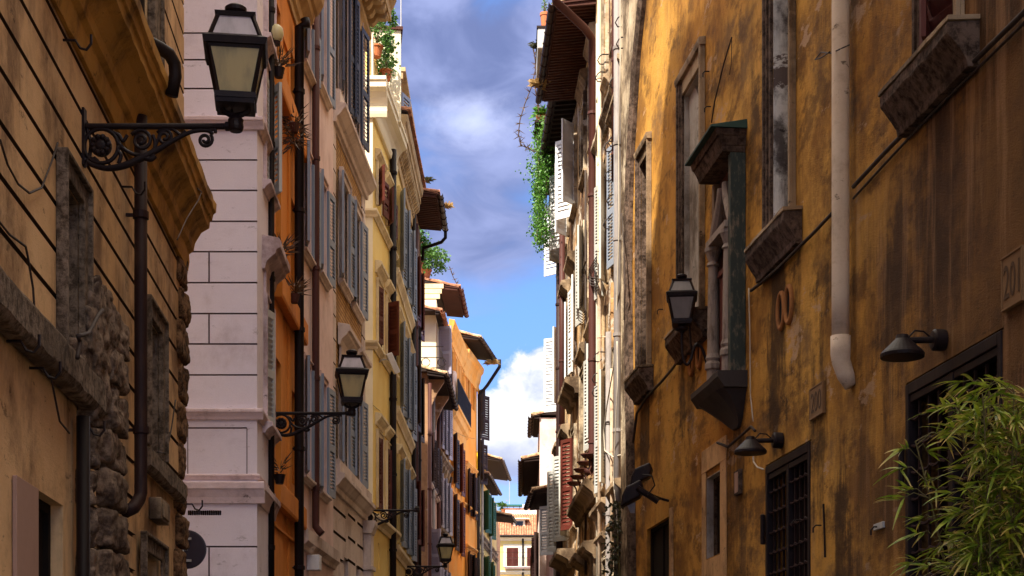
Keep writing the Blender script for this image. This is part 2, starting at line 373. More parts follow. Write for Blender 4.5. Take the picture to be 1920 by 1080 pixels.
def win(fc, par, rects, u0, w, z0, z1, depth=.22, frame='oldwood', trim=None, sill=None, hood=None, shut=None, wname='window', pane='pane', mull=True, lining=None):
    """an opening in the wall with frame and pane, and if asked trim, sill, hood and louvred leaves"""
    u1 = u0 + w; rects.append((u0, u1, z0, z1, -depth)); mb = MB(); fw = min(.06, w * .1)
    nb, nf = -depth + .01, -depth + .06
    mb.box(fc, u0, u0 + fw, nb, nf, z0, z1); mb.box(fc, u1 - fw, u1, nb, nf, z0, z1)
    mb.box(fc, u0 + fw, u1 - fw, nb, nf, z0, z0 + fw); mb.box(fc, u0 + fw, u1 - fw, nb, nf, z1 - fw, z1)
    if mull:
        um = (u0 + u1) / 2; mb.box(fc, um - .03, um + .03, nb, nf - .005, z0 + fw, z1 - fw)
        zz = z0 + (z1 - z0) * .62
        mb.box(fc, u0 + fw, um - .03, nb, nf - .012, zz - .02, zz + .02); mb.box(fc, um + .03, u1 - fw, nb, nf - .012, zz - .02, zz + .02)
    wo = mb.build(wname, frame, par)
    if lining:
        t = MB(); e = .014; t.box(fc, u1 - e, u1 - .001, nf + .002, .001, z0, z1 - .001); t.box(fc, u0 + .001, u0 + e, nf + .002, .001, z0, z1 - .001); t.box(fc, u0 + e, u1 - e, nf + .002, .001, z1 - e, z1 - .001); t.build('reveal', lining, wo)
    pm = MB(); pm.box(fc, u0 + fw * .5, u1 - fw * .5, nb - .004, nb + .012, z0 + fw * .5, z1 - fw * .5); pm.build('pane', pane, wo)
    if trim:
        m, tw, tp = trim; t = MB(); a = .012
        t.box(fc, u0 - tw, u0 - a * 0, .002, tp, z0, z1 + tw); t.box(fc, u1, u1 + tw, .002, tp, z0, z1 + tw); t.box(fc, u0, u1, .002, tp, z1, z1 + tw)
        t.box(fc, u0 - tw - .03, u0 - tw, .002, tp + .03, z0, z1 + tw + .03); t.box(fc, u1 + tw, u1 + tw + .03, .002, tp + .03, z0, z1 + tw + .03)
        t.box(fc, u0 - tw, u1 + tw, .002, tp + .03, z1 + tw, z1 + tw + .03)
        t.build('trim', m, wo, bevel=.008)
    tw = trim[1] if trim else .06
    if sill:
        m, h, p = sill; t = MB(); ov = tw + .1
        t.prism(fc, u0 - ov, u1 + ov, [(.003, z0 - h), (p * .35, z0 - h), (p * .45, z0 - h * .75), (p * .8, z0 - h * .45), (p, z0 - h * .4), (p, z0), (.003, z0 + .01)], .006, seed=u0)
        t.build('sill', m, wo, bevel=.006)
    if hood:
        m, h, p, gap = hood; t = MB(); ov = tw + .14; zb = z1 + tw + gap
        t.prism(fc, u0 - ov, u1 + ov, [(.003, zb), (p * .2, zb), (p * .3, zb + h * .25), (p * .75, zb + h * .5), (p * .8, zb + h * .62), (p, zb + h * .68), (p, zb + h * .9), (p * .9, zb + h), (.003, zb + h * 1.1)], .006, seed=u1)
        if gap > .1: t.box(fc, u0 - tw, u1 + tw, .003, p * .2, z1 + tw + .035, zb - .004)
        t.build('hood', m, wo, bevel=.006)
    if shut:
        m, an, af, lw = shut[:4]; pit = shut[4] if len(shut) > 4 else .075
        if an is not None:
            t = MB(); leaf_mesh(fc, u0, z0 + .02, z1 - .02, lw, an, -1, t, pitch=pit); t.build('shutter', m, wo)
        if af is not None:
            t = MB(); leaf_mesh(fc, u1, z0 + .02, z1 - .02, lw, af, 1, t, pitch=pit); t.build('shutter', m, wo)
    return wo
def pipe(fc, par, px, n, r, z0, z1, mat, name='drainpipe', foot=None, collars=True, head=None):
    u = fc.u(px, n); mb = MB(); pts = []
    if head: pts += [fc.P(u + a, n + b, z1 + c) for a, b, c in head]
    pts += [fc.P(u, n, z1), fc.P(u, n, (z0 + z1) / 2), fc.P(u, n, z0)]
    if foot: pts += [fc.P(u + a, n + b, z0 + c) for a, b, c in foot]
    mb.tube(pts, r, 12)
    o = mb.build(name, mat, par, smooth=True)
    if collars:
        z = z0 + .5
        while z < z1 - .2:
            cb = MB(); c = fc.P(u, n, z); cb.lathe(c, [(r * 1.02, -.03), (r * 1.22, -.028), (r * 1.22, .028), (r * 1.02, .03)], 12)
            cb.box(fc, u - .012, u + .012, 0.004, n - r * .8, z - .012, z + .012); z += 1.7
            cb.build('pipe_bracket', mat, o)
    return o
def course(fc, par, name, u0, u1, prof, mat, rough=.006, bevel=.006, seed=0, step=.15):
    mb = MB(); mb.prism(fc, u0, u1, prof, rough, step, seed); return mb.build(name, mat, par, bevel=bevel)
def wall(fc, par, u0, u1, z1, rects, mat, deep=7.0, z0=-.05, name='wall', back=-.6, joint=None, jn=(), b0=.004):
    mb = MB(); mb.relief(fc, u0, u1, z0, z1, rects, back, jn, b0 < .1)
    mb.box(fc, u0 + b0, u1 - .004, -deep, back - .004, z0, z1 - .02)
    return mb.build(name, mat, par, closed=False, joint=joint)
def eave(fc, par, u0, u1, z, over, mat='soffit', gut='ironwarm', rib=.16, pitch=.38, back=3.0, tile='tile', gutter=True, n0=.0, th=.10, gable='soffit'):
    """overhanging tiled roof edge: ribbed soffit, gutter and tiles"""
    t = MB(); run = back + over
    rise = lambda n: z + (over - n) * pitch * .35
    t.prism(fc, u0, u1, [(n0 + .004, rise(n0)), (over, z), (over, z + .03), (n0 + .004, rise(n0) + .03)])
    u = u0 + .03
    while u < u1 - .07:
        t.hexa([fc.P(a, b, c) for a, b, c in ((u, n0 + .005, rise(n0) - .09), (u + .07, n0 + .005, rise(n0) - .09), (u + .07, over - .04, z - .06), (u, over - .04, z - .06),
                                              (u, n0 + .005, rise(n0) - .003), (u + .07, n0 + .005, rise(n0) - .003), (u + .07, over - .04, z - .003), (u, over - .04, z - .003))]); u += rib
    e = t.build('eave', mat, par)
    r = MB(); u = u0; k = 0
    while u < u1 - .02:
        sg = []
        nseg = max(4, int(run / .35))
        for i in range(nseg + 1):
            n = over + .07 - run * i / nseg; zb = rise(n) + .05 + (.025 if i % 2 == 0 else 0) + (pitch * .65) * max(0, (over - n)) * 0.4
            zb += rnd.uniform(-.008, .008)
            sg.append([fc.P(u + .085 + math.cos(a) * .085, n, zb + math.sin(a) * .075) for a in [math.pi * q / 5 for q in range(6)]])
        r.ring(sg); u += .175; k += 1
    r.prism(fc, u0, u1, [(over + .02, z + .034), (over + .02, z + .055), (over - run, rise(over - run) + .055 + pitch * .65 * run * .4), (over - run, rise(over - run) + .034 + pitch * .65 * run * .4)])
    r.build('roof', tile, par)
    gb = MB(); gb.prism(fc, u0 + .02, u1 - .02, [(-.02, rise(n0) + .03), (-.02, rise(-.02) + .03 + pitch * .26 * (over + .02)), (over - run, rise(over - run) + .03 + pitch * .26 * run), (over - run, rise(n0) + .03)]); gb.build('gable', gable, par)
    if gutter:
        g = MB(); rr = []; rad = .075
        for uu in (u0 - .03, u1 + .03):
            c = fc.P(uu, over + .08, z + .02)
            o_ = [c + Vector((fc.n.x, fc.n.y, 0)) * (math.cos(a) * rad) + Vector((0, 0, math.sin(a) * rad)) for a in [math.pi + math.pi * q / 8 for q in range(9)]]
            i_ = [c + Vector((fc.n.x, fc.n.y, 0)) * (math.cos(a) * (rad - .008)) + Vector((0, 0, math.sin(a) * (rad - .008))) for a in [2 * math.pi - math.pi * q / 8 for q in range(9)]]
            rr.append(o_ + i_)
        g.ring(rr); u = u0 + .3
        while u < u1:
            c = fc.P(u, over + .08, z + .02); g.tube([c + Vector((fc.n.x, fc.n.y, 0)) * (math.cos(a) * (rad + .006)) + Vector((0, 0, math.sin(a) * (rad + .006))) for a in [math.pi + math.pi * q / 8 for q in range(9)]], .012, 5); u += .55
        g.build('gutter', gut, par, smooth=False)
    return e
def foliage(mb, c, rad, n, size, seed=0, flat=.6, shape=None):
    """leaves scattered through uneven clumps"""
    rr = random.Random(seed); cl = []
    for i in range(max(5, n // 45)):
        while True:
            p = Vector((rr.uniform(-1, 1), rr.uniform(-1, 1), rr.uniform(-1, 1)))
            if p.length < 1: break
        cl.append((p, rr.uniform(.22, .42)))
    for i in range(n):
        p, r_ = rr.choice(cl)
        q = p + Vector((rr.gauss(0, 1), rr.gauss(0, 1), rr.gauss(0, 1))) * r_ * .55
        q = Vector(c) + Vector((q.x * rad[0], q.y * rad[1], q.z * rad[2])); leafq(mb, q, size * rr.uniform(.6, 1.3), rr)
def leafq(mb, p, s, rr, drop=0.0):
    a = Vector((rr.uniform(-1, 1), rr.uniform(-1, 1), rr.uniform(-.7, .5) - drop)).normalized(); b = a.cross(Vector((rr.uniform(-1, 1), rr.uniform(-1, 1), rr.uniform(-1, 1))))
    if b.length < 1e-3: b = Vector((1, 0, 0))
    b.normalize(); n = a.cross(b)
    mb.poly([p, p + a * s * .45 + b * s * .34 + n * s * .08, p + a * s, p + a * s * .45 - b * s * .34 + n * s * .08])
M['greenwood2'] = paint('green_canopy_sheet', (.012, .045, .036), (.03, .04, .035), .6, .5, 6)
M['corbel'] = paint('black_corbel', (.040, .030, .028), (.015, .010, .009), .7, .6, 4)
M['vent'] = paint('terracotta_ring', (.36, .15, .05), (.12, .05, .02), .85, .6, 8, .15)
# the ochre wall: orange limewash over brown damp plaster, run through with dirt
def owall():
    m, nt, b = new_mat('ochre_limewash')
    big = noise_tex(nt, (.25, .25, .35), 1.0, 6, .6)
    c = mixc(nt, ramp(nt, big, .35, .65), (.56, .255, .042), (.70, .37, .075))
    st = noise_tex(nt, (.55, .55, .55), 1.2, 8, .70); c = mixc(nt, mul(nt, ramp(nt, st, .46, .64), .75), c, (.18, .07, .014))
    blot = noise_tex(nt, (1.1, 1.1, 2.0), 1.0, 9, .72); c = mixc(nt, mul(nt, ramp(nt, blot, .50, .62), .7), c, (.11, .05, .015))
    area = ramp(nt, noise_tex(nt, (.35, .35, .5), 1.3, 5, .6), .38, .60)
    run = noise_tex(nt, (2.0, 2.0, .30), 1.0, 9, .72); c = mixc(nt, mul(nt, mul(nt, ramp(nt, run, .46, .68), area), .62), c, (.12, .055, .018))
    run2 = noise_tex(nt, (4.2, 4.2, .36), 1.0, 8, .68); c = mixc(nt, mul(nt, mul(nt, ramp(nt, run2, .52, .72), ramp(nt, st, .5, .4)), .45), c, (.62, .36, .14))
    grey = noise_tex(nt, (.7, .7, .9), 1.1, 9, .7); c = mixc(nt, mul(nt, ramp(nt, grey, .52, .66), .7), c, (.15, .085, .045))
    mott = noise_tex(nt, (2.0, 2.0, 5), 1.0, 9, .74); c = mixc(nt, mul(nt, ramp(nt, mott, .50, .74), .55), c, (.22, .10, .025))
    pale = noise_tex(nt, (.45, .45, 1.1), 1.9, 10, .7); c = mixc(nt, mul(nt, ramp(nt, pale, .60, .635), .75), c, (.56, .36, .22))
    # old brown damp coat that stops along a ragged line on the near part of the wall
    g = N(nt, 'ShaderNodeNewGeometry'); s = N(nt, 'ShaderNodeSeparateXYZ'); nt.links.new(g.outputs['Position'], s.inputs[0])
    def mm(op, a, v):
        n = N(nt, 'ShaderNodeMath', operation=op)
        for i, x in enumerate((a, v)):
            if hasattr(x, 'is_linked'): nt.links.new(x, n.inputs[i])
            else: n.inputs[i].default_value = x
        return n.outputs[0]
    # dirt washed down under each sill, the shrine and the cable
    for yc, zt, ry, rz, k in ((13.75, 7.5, 1.3, 3.2, 1.0), (18.6, 7.5, 1.0, 2.6, .9), (23.2, 7.5, 1.0, 2.2, .8), (26.4, 7.5, .7, 2.4, .8), (20.6, 5.6, 1.0, 2.8, .7), (17.2, 6.6, .5, 3.4, .9), (14.9, 6.6, .7, 2.4, 1.0), (16.3, 4.2, .6, 3.5, .9), (19.6, 9.8, .8, 2.6, .7), (22.0, 11.2, .9, 3.2, .5)):
        dy = mm('MULTIPLY', mm('SUBTRACT', s.outputs['Y'], yc), 1 / ry); dz = mm('MULTIPLY', mm('SUBTRACT', s.outputs['Z'], zt - rz * .45), 1 / rz * 1.6)
        r2 = mm('ADD', mm('MULTIPLY', dy, dy), mm('MULTIPLY', dz, dz)); near = mm('SUBTRACT', 1, r2)
        f = mm('ADD', near, mm('MULTIPLY', mm('SUBTRACT', run, .5), 3.2)); f = mm('ADD', f, mm('MULTIPLY', mm('SUBTRACT', blot, .5), 2.0))
        c = mixc(nt, mul(nt, ramp(nt, f, .35, 1.05), k * .9), c, (.035, .017, .008))
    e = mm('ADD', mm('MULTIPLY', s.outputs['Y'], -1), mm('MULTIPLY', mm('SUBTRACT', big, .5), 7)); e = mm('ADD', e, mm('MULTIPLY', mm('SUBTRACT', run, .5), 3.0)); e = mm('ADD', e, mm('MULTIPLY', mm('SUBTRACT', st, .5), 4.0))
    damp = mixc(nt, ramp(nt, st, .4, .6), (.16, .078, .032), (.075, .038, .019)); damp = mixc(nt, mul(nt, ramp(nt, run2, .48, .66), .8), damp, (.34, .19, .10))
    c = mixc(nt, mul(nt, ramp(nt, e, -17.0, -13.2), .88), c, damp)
    cf = noise_tex(nt, (3.5, 3.5, 8), 1.0, 8, .75); c = mixc(nt, mul(nt, ramp(nt, cf, .62, .67), .6), c, (.06, .03, .012))
    fine = noise_tex(nt, (55, 55, 55), 1.0, 4, .7); c = mixc(nt, .3, c, mixc(nt, fine, (.3, .3, .3), (1, 1, 1)), 'MULTIPLY')
    nt.links.new(c, b.inputs['Base Color']); b.inputs['Roughness'].default_value = .92; b.inputs['Specular IOR Level'].default_value = .15
    bump(nt, b, mixc(nt, .45, noise_tex(nt, (2.2, 2.2, 5), 1.0, 10, .74), fine), .8, .06); return m
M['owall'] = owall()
M['portal'] = rock('portal_rock', (.33, .235, .165), (.08, .052, .036), 11, 1.0)
# ------------------------------------------------------------------ camera, sky, sun
cd = bpy.data.cameras.new('camera'); cam = bpy.data.objects.new('camera', cd); COL.objects.link(cam)
cam.location = (0, 0, CZ); cam.rotation_euler = (R(90), 0, 0); cd.sensor_width = 36; cd.lens = 36 * FOC / 1920
cd.shift_y = (YH - 540) / 1920; cd.clip_end = 3000; cd.clip_start = .1; scene.camera = cam
SUN = Vector((-.35, -.55, .84)).normalized()
sl = bpy.data.lights.new('sun', 'SUN'); sl.energy = 5.0; sl.angle = R(.9); sl.color = (1, .91, .76)
so = bpy.data.objects.new('sun', sl); COL.objects.link(so); so.rotation_euler = SUN.to_track_quat('Z', 'Y').to_euler(); so.location = (-20, -30, 60)
w = bpy.data.worlds.new('World'); scene.world = w; w.use_nodes = True
nt = w.node_tree; bg = nt.nodes['Background']
sky = N(nt, 'ShaderNodeTexSky'); sky.sky_type = 'NISHITA'; sky.sun_disc = False
sky.sun_elevation = math.asin(SUN.z); sky.sun_rotation = math.atan2(SUN.x, SUN.y); sky.air_density = 1.3; sky.dust_density = .4; sky.ozone_density = 2.2
tc = N(nt, 'ShaderNodeTexCoord'); DIR = tc.outputs['Generated']
def vmul(v, s):
    m = N(nt, 'ShaderNodeVectorMath', operation='MULTIPLY'); nt.links.new(v, m.inputs[0]); m.inputs[1].default_value = s; return m.outputs[0]
def nz(v, sc, det=7, ro=.55, dist=0):
    n = N(nt, 'ShaderNodeTexNoise'); nt.links.new(v, n.inputs['Vector']); n.inputs['Scale'].default_value = sc
    n.inputs['Detail'].default_value = det; n.inputs['Roughness'].default_value = ro; n.inputs['Distortion'].default_value = dist; return n.outputs['Fac']
def mth(op, a, b=None, c=None):
    m = N(nt, 'ShaderNodeMath', operation=op)
    for i, v in enumerate((a, b, c)):
        if v is None: continue
        if hasattr(v, 'is_linked'): nt.links.new(v, m.inputs[i])
        else: m.inputs[i].default_value = v
    return m.outputs[0]
sp = N(nt, 'ShaderNodeSeparateXYZ'); nt.links.new(DIR, sp.inputs[0])
def lump(x, z, rx, rz):
    """how near a direction is to a cloud centre, 1 at the centre and 0 at its edge"""
    L = math.sqrt(1 + x * x + z * z); cx, cz_ = x / L, z / L
    dx = mth('MULTIPLY', mth('SUBTRACT', sp.outputs['X'], cx), 1 / rx); dz = mth('MULTIPLY', mth('SUBTRACT', sp.outputs['Z'], cz_), 1 / rz)
    r2 = mth('ADD', mth('MULTIPLY', dx, dx), mth('MULTIPLY', dz, dz))
    front = mth('GREATER_THAN', sp.outputs['Y'], 0)
    return mth('MULTIPLY', mth('MAXIMUM', mth('SUBTRACT', 1, mth('SQRT', r2)), 0), front)
n_big = nz(vmul(DIR, (1, 1, 2.2)), 9, 8, .55, .3); n_soft = nz(vmul(DIR, (1, 1, 1.8)), 16, 5, .5, .6); n_fine = nz(vmul(DIR, (1, 1, 1.3)), 38, 8, .6, .3)
# thin grey-violet cloud deck
deck = ramp(nt, mth('ADD', mth('ADD', mth('MULTIPLY', n_big, .55), mth('MULTIPLY', n_soft, .55)), mth('ADD', mth('MULTIPLY', lump(-.02, .42, .16, .075), .5), mth('MULTIPLY', lump(-.035, .31, .13, .05), .42))), .52, .90)
skyc = sky.outputs[0]
blue = mixc(nt, .55, skyc, (.6, 2.4, 7.8))
c1 = mixc(nt, mth('MULTIPLY', deck, .86), blue, mixc(nt, ramp(nt, n_soft, .35, .7), (1.15, 1.3, 2.5), (2.5, 2.75, 4.6)))
# small bright wisps
wisp = ramp(nt, mth('ADD', mth('MULTIPLY', n_fine, .55), mth('MULTIPLY', lump(-.024, .378, .05, .022), .55)), .36, .95)
c1 = mixc(nt, mth('MULTIPLY', mth('MULTIPLY', wisp, .38), ramp(nt, lump(-.024, .37, .12, .09), 0, .5)), c1, (8.6, 9.2, 12.5))
# piled white cumulus low over the street
cum = mth('ADD', mth('MAXIMUM', mth('MULTIPLY', lump(.022, .196, .040, .046), 1.3), mth('MAXIMUM', mth('MULTIPLY', lump(-.006, .182, .026, .034), 1.2), lump(.07, .21, .06, .05))), mth('MULTIPLY', mth('SUBTRACT', n_fine, .5), .9))
cum = mth('MULTIPLY', cum, ramp(nt, mth('MAXIMUM', lump(.022, .196, .052, .060), mth('MAXIMUM', lump(-.006, .182, .036, .044), lump(.07, .21, .07, .06))), .0, .12))
cmask = ramp(nt, cum, .10, .30)
base = ramp(nt, mth('ADD', sp.outputs['Z'], mth('MULTIPLY', mth('SUBTRACT', n_soft, .5), .035)), .150, .192)
cc = mixc(nt, base, (2.5, 2.9, 4.5), mixc(nt, ramp(nt, mth('ADD', mth('MULTIPLY', n_fine, .6), mth('MULTIPLY', n_soft, .4)), .38, .60), (3.9, 4.3, 5.6), (7.2, 7.2, 7.3)))
c1 = mixc(nt, cmask, c1, cc)
low = ramp(nt, mth('ADD', sp.outputs['Z'], mth('MULTIPLY', mth('SUBTRACT', n_soft, .5), .05)), .165, .115)
c1 = mixc(nt, mth('MULTIPLY', low, .45), c1, (4.2, 5.2, 8.2))
# a bright warm cloud bank added overhead, out of view, to lift the shaded street
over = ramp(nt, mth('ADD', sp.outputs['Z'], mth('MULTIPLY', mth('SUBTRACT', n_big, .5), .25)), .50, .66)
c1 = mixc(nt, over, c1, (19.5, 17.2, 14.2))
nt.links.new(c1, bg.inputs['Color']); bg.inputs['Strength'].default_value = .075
scene.view_settings.view_transform = 'Standard'; scene.view_settings.look = 'None'; scene.view_settings.exposure = 1.28; scene.view_settings.gamma = 1
scene.render.engine = 'CYCLES'; scene.cycles.use_denoising = True; scene.cycles.max_bounces = 6; scene.cycles.diffuse_bounces = 4

# ------------------------------------------------------------------ ground
g = MB(); g.poly([(-900, -300, -.012), (900, -300, -.012), (900, 2000, -.012), (-900, 2000, -.012)]); tag(g.build('ground', 'earth', closed=False), kind='structure')
g = MB(); L_ = [(-1.75, -8), (-1.9, 16), (-1.7, 30), (-1.2, 50), (.3, 75), (.2, 155)]; R_ = [(3.5, -8), (2.2, 16), (1.2, 30), (.7, 45), (1.2, 75), (2.2, 155)]
for i in range(5): g.poly([(*L_[i], 0), (*R_[i], 0), (*R_[i + 1], 0), (*L_[i + 1], 0)])
tag(g.build('road', 'asphalt', closed=False), kind='structure')
for side, pl, sg in (('pavement', L_, -1), ('pavement', R_, 1)):
    g = MB(); rr = [[(x, y, .002), (x + sg * 6, y, .002), (x + sg * 6, y, .13), (x, y, .13)] for x, y in pl]; g.ring(rr); tag(g.build(side, 'pavement'), kind='structure')

# ================================================================== LEFT SIDE
# ---- A: ochre rusticated palazzo, nearest on the left
def dA(px): return 6765.0 / (770 - px)
fA = Fac((-60, dA(-60)), (345, dA(345)))
A = thing('palazzo', (fA.o.x, fA.o.y, 0), 'tall ochre building with banded plaster courses, heavy cornice and rough stone portal', 'building')
ra = []; U0, U1 = -8.0, fA.len; ZT = 24.5
z = fA.z(0, 430) - .295 * 14
while z < ZT:
    if z > 2.5: ra.append((U0, U1, z - .019, z + .019, -.028))
    z += .295
zb = 3.82                                            # lower storey band level
ra.append((U0, fA.u(165), -.05, zb + .02, -.02))      # shop front is plain plaster
ra.append((fA.u(255), U1, -.05, zb + .0, -.03))
# slit windows
for pa, pb, yt, yb in ((113, 146, 330, 660), (272, 296, 590, 838)):
    u0 = fA.u(pa); u1 = fA.u(pb); zt = fA.z(pa, yt); zl = max(zb + .05, fA.z(pa, yb))
    win(fA, A, ra, u0, u1 - u0, zl, zt, .20, 'oldwood', ('travertine', .11, .05), lining='travertine')
for uu in (-3.2, -.9):
    win(fA, A, ra, uu, 1.0, 4.0, 5.6, .24, 'oldwood', ('travertine', .14, .05))
for pa, pb in ((214, 276),):
    u0 = fA.u(pa); u1 = fA.u(pb); win(fA, A, ra, u0, u1 - u0, 7.15, 9.3, .3, 'oldwood', ('travertine', .30, .07), ('travertine', .2, .18))
    win(fA, A, ra, u0, u1 - u0, 12.5, 14.8, .3, 'oldwood', ('travertine', .25, .07))
for uu in (-4.6, -1.5):
    win(fA, A, ra, uu, 1.1, 7.2, 9.4, .3, 'oldwood', ('travertine', .25, .07)); win(fA, A, ra, uu, 1.1, 12.5, 14.8, .3, 'oldwood', ('travertine', .25, .07))
# shop doorway, far door, small box
ud0, ud1 = fA.u(72), fA.u(124); zd = fA.z(72, 915)
win(fA, A, ra, ud0, ud1 - ud0, .02, zd, .16, 'dark', None, wname='shop_door', pane='dark')
ud0, ud1 = fA.u(268), fA.u(300); win(fA, A, ra, ud0, ud1 - ud0, .02, fA.z(268, 1032), .4, 'oldwood', ('travertine', .12, .03), wname='door', pane='dark')
wall(fA, A, U0, U1, ZT, ra, 'ochre', 9, joint='joint', jn=(-.028,))
C0 = 6.32
course(fA, A, 'cornice', U0, U1 + .04, [(.003, C0 - .14), (.035, C0 - .14), (.05, C0 - .05), (.05, C0 + .03), (.09, C0 + .06), (.10, C0 + .13), (.12, C0 + .16), (.17, C0 + .24), (.245, C0 + .29), (.25, C0 + .36), (.27, C0 + .37), (.28, C0 + .43), (.305, C0 + .45), (.31, C0 + .53), (.29, C0 + .56), (.003, C0 + .62)], 'ochre_stone', .012, .004)
course(fA, A, 'top_cornice', U0, U1 + .3, [(.003, ZT - .9), (.1, ZT - .9), (.15, ZT - .5), (.5, ZT - .2), (.55, ZT), (.003, ZT + .05)], 'ochre_stone', .012, .004)
course(fA, A, 'stone_band', U0, fA.u(165), [(.003, zb - .02), (.10, zb - .02), (.13, zb + .02), (.13, zb + .20), (.10, zb + .24), (.003, zb + .25)], 'travertine', .014, .01, 3)
course(fA, A, 'stone_band', fA.u(266), U1 - .35, [(.003, zb - .02), (.05, zb - .02), (.08, zb + .02), (.08, zb + .16), (.003, zb + .19)], 'travertine', .012, .01, 4)
q = MB(); rz = random.Random(5); zz = 1.2; k = 0                      # rough quoin blocks on the far corner
while zz < C0 - .22:
    h = rz.uniform(.33, .39); q.rockbox(fA, U1 - (.52 if k % 2 else .40), U1 + rz.uniform(.03, .07), -.30, rz.uniform(.03, .07), zz + .012, zz + h - .012, .035, k, 12, 8.0); zz += h; k += 1
q.build('quoin', 'quoin', A, smooth=True)
q = MB(); k = 30                                                    # rough rusticated portal surround
for pa, pb, off in ((148, 184, 0), (203, 236, 1)):
    zz = 1.35 + .12 * off; top = fA.z(165, 700) if off == 0 else fA.z(230, 650)
    while zz < top:
        h = rz.uniform(.27, .34); u0, u1 = fA.u(pa + rz.uniform(-2, 4), .09 * off), fA.u(pb + rz.uniform(-6, 2), .09); q.rockbox(fA, u0, u1, -.1, rz.uniform(.08, .12) + .02 * off, zz + .01, zz + h - .012, .045, k, 14, 9.0); zz += h; k += 1
ua, ub = fA.u(162, .08), fA.u(224, .11)
for a, b, c, d, n in ((.05, .75, 700, 790, .08), (.1, .95, 640, 730, .11), (.22, .92, 592, 680, .12), (.3, .8, 578, 620, .10), (.5, 1.05, 690, 800, .10)):
    u0, u1 = ua + (ub - ua) * a, ua + (ub - ua) * b; q.rockbox(fA, u0, u1, -.08, n, fA.z(205, d), fA.z(205, c), .055, k, 16, 7.0); k += 1
q.box(fA, fA.u(186), fA.u(208), .004, .045, .05, fA.z(200, 780))
q.build('rough_portal', 'portal', A, smooth=True)
pm = MB(); pm.box(fA, fA.u(28), fA.u(69), -.015, .012, .3, fA.z(30, 892)); pm.build('pale_panel', 'paper', A, bevel=.004)
pm = MB(); pm.box(fA, fA.u(285), fA.u(301), -.026, .08, fA.z(290, 977), fA.z(290, 936)); pm.box(fA, fA.u(287), fA.u(299), .08, .095, fA.z(290, 972), fA.z(290, 941)); pm.build('meter_box', 'old_trim', A, bevel=.008)
uP = fA.u(264, .12)
pm = MB(); pm.tube([fA.P(uP, .10, 17), fA.P(uP, .10, C0 + .92), fA.P(uP + .0, .105, C0 + .84), fA.P(uP + .04, .16, C0 + .76), fA.P(uP + .10, .25, C0 + .735), fA.P(uP + .16, .32, C0 + .71), fA.P(uP + .20, .355, C0 + .65), fA.P(uP + .21, .36, C0 + .56), fA.P(uP + .21, .33, C0 + .4)], .052, 12); o = pm.build('drainpipe', 'blackpipe', A, smooth=True)
pipe(fA, A, 264, .12, .052, fA.z(264, 925, .12), C0 + .15, 'ironwarm', foot=[(-.02, -.01, -.05), (-.10, -.04, -.13), (-.2, -.08, -.17)])
pm = MB(); pm.tube([fA.P(fA.u(139), .06, 0), fA.P(fA.u(139), .06, zb - .1)], .045, 10); pm.build('drainpipe', 'blackpipe', A, smooth=True)
# iron hooks under the band
for px, py in ((12, 640), (55, 690), (250, 120), (228, 350), (145, 800), (118, 75), (345, 945)):
    p = fA.at(px, py, .0); nn = Vector((fA.n.x, fA.n.y, 0))
    hk = MB(); hk.tube([p, p + nn * .08, p + nn * .11 + Vector((0, 0, -.05)), p + nn * .15 + Vector((0, 0, -.06)), p + nn * .18 + Vector((0, 0, -.02)), p + nn * .18 + Vector((0, 0, .04))], .009, 6); hk.build('hook', 'iron', A)
# loose cables on A
def cable(pts, r, mat, label, name='cable', sag=0):
    mb = MB(); P = []
    for i in range(len(pts) - 1):
        a, b = pts[i], pts[i + 1]
        for j in range(6):
            t = j / 6; P.append(a.lerp(b, t) - Vector((0, 0, sag * 4 * t * (1 - t))))
    P.append(pts[-1]); mb.tube(P, r, 6); return tag(mb.build(name, mat, smooth=True), label, 'cable')
def fpts(f, l, n=.03): return [f.at(x, y, n) for x, y in l]
cable(fpts(fA, [(0, 262), (14, 308), (34, 345), (55, 362), (78, 352), (98, 300), (108, 268)]), .007, 'cable', 'loose black cable hanging in a loop on the banded ochre wall')
cable(fpts(fA, [(-10, 405), (18, 440), (48, 462), (52, 480), (62, 540), (66, 600), (90, 660), (94, 700), (112, 790), (130, 812)], .05) , .007, 'cable', 'thin dark cable running down the ochre wall and over the stone band')
cable(fpts(fA, [(145, 672), (150, 640), (146, 630), (166, 625), (185, 590), (192, 582)], .22), .014, 'cable', 'thick bundle of cables looped over the top of the rough stone portal')
cable(fpts(fA, [(296, 848), (312, 850), (322, 800), (329, 750)], .05), .007, 'cable', 'short slack wire beside the quoins at the stone band')
cable(fpts(fA, [(332, 450), (350, 410), (372, 375), (378, 360), (370, 353)], .30), .005, 'cable', 'curl of wire sticking up over the end of the big cornice')

# ---- round sign seen from behind in the side alley
sg = thing('road_sign', ((344 - XC) / FOC * 16.9, 16.9, 0), 'round traffic sign seen from its dark back beside the rough quoins', 'sign')
cx, cy, cz = (352 - XC) / FOC * 16.9, 16.85, CZ + (YH - 1031) / FOC * 16.9
mb = MB(); mb.lathe((cx, cy, cz), [(.19, 0), (.205, .004), (.205, .02), (.19, .024)], 40, (0, 1, 0)); mb.build('sign_disc', 'signback', sg)
mb = MB(); mb.tube([(sg.location.x, 16.80, 0), (sg.location.x, 16.80, cz + .16)], .024, 12); mb.build('post', 'metalgrey', sg, smooth=True)
for dz in (-.12, .11): mb = MB(); mb.wbox(cx - .075, cx + .05, 16.815, 16.848, cz + dz - .012, cz + dz + .012); mb.build('clamp', 'metalgrey', sg)
mb = MB(); mb.wbox(cx - .02, cx + .012, 16.842, 16.849, cz - .01, cz + .035); mb.build('sticker', 'palegrey', sg)

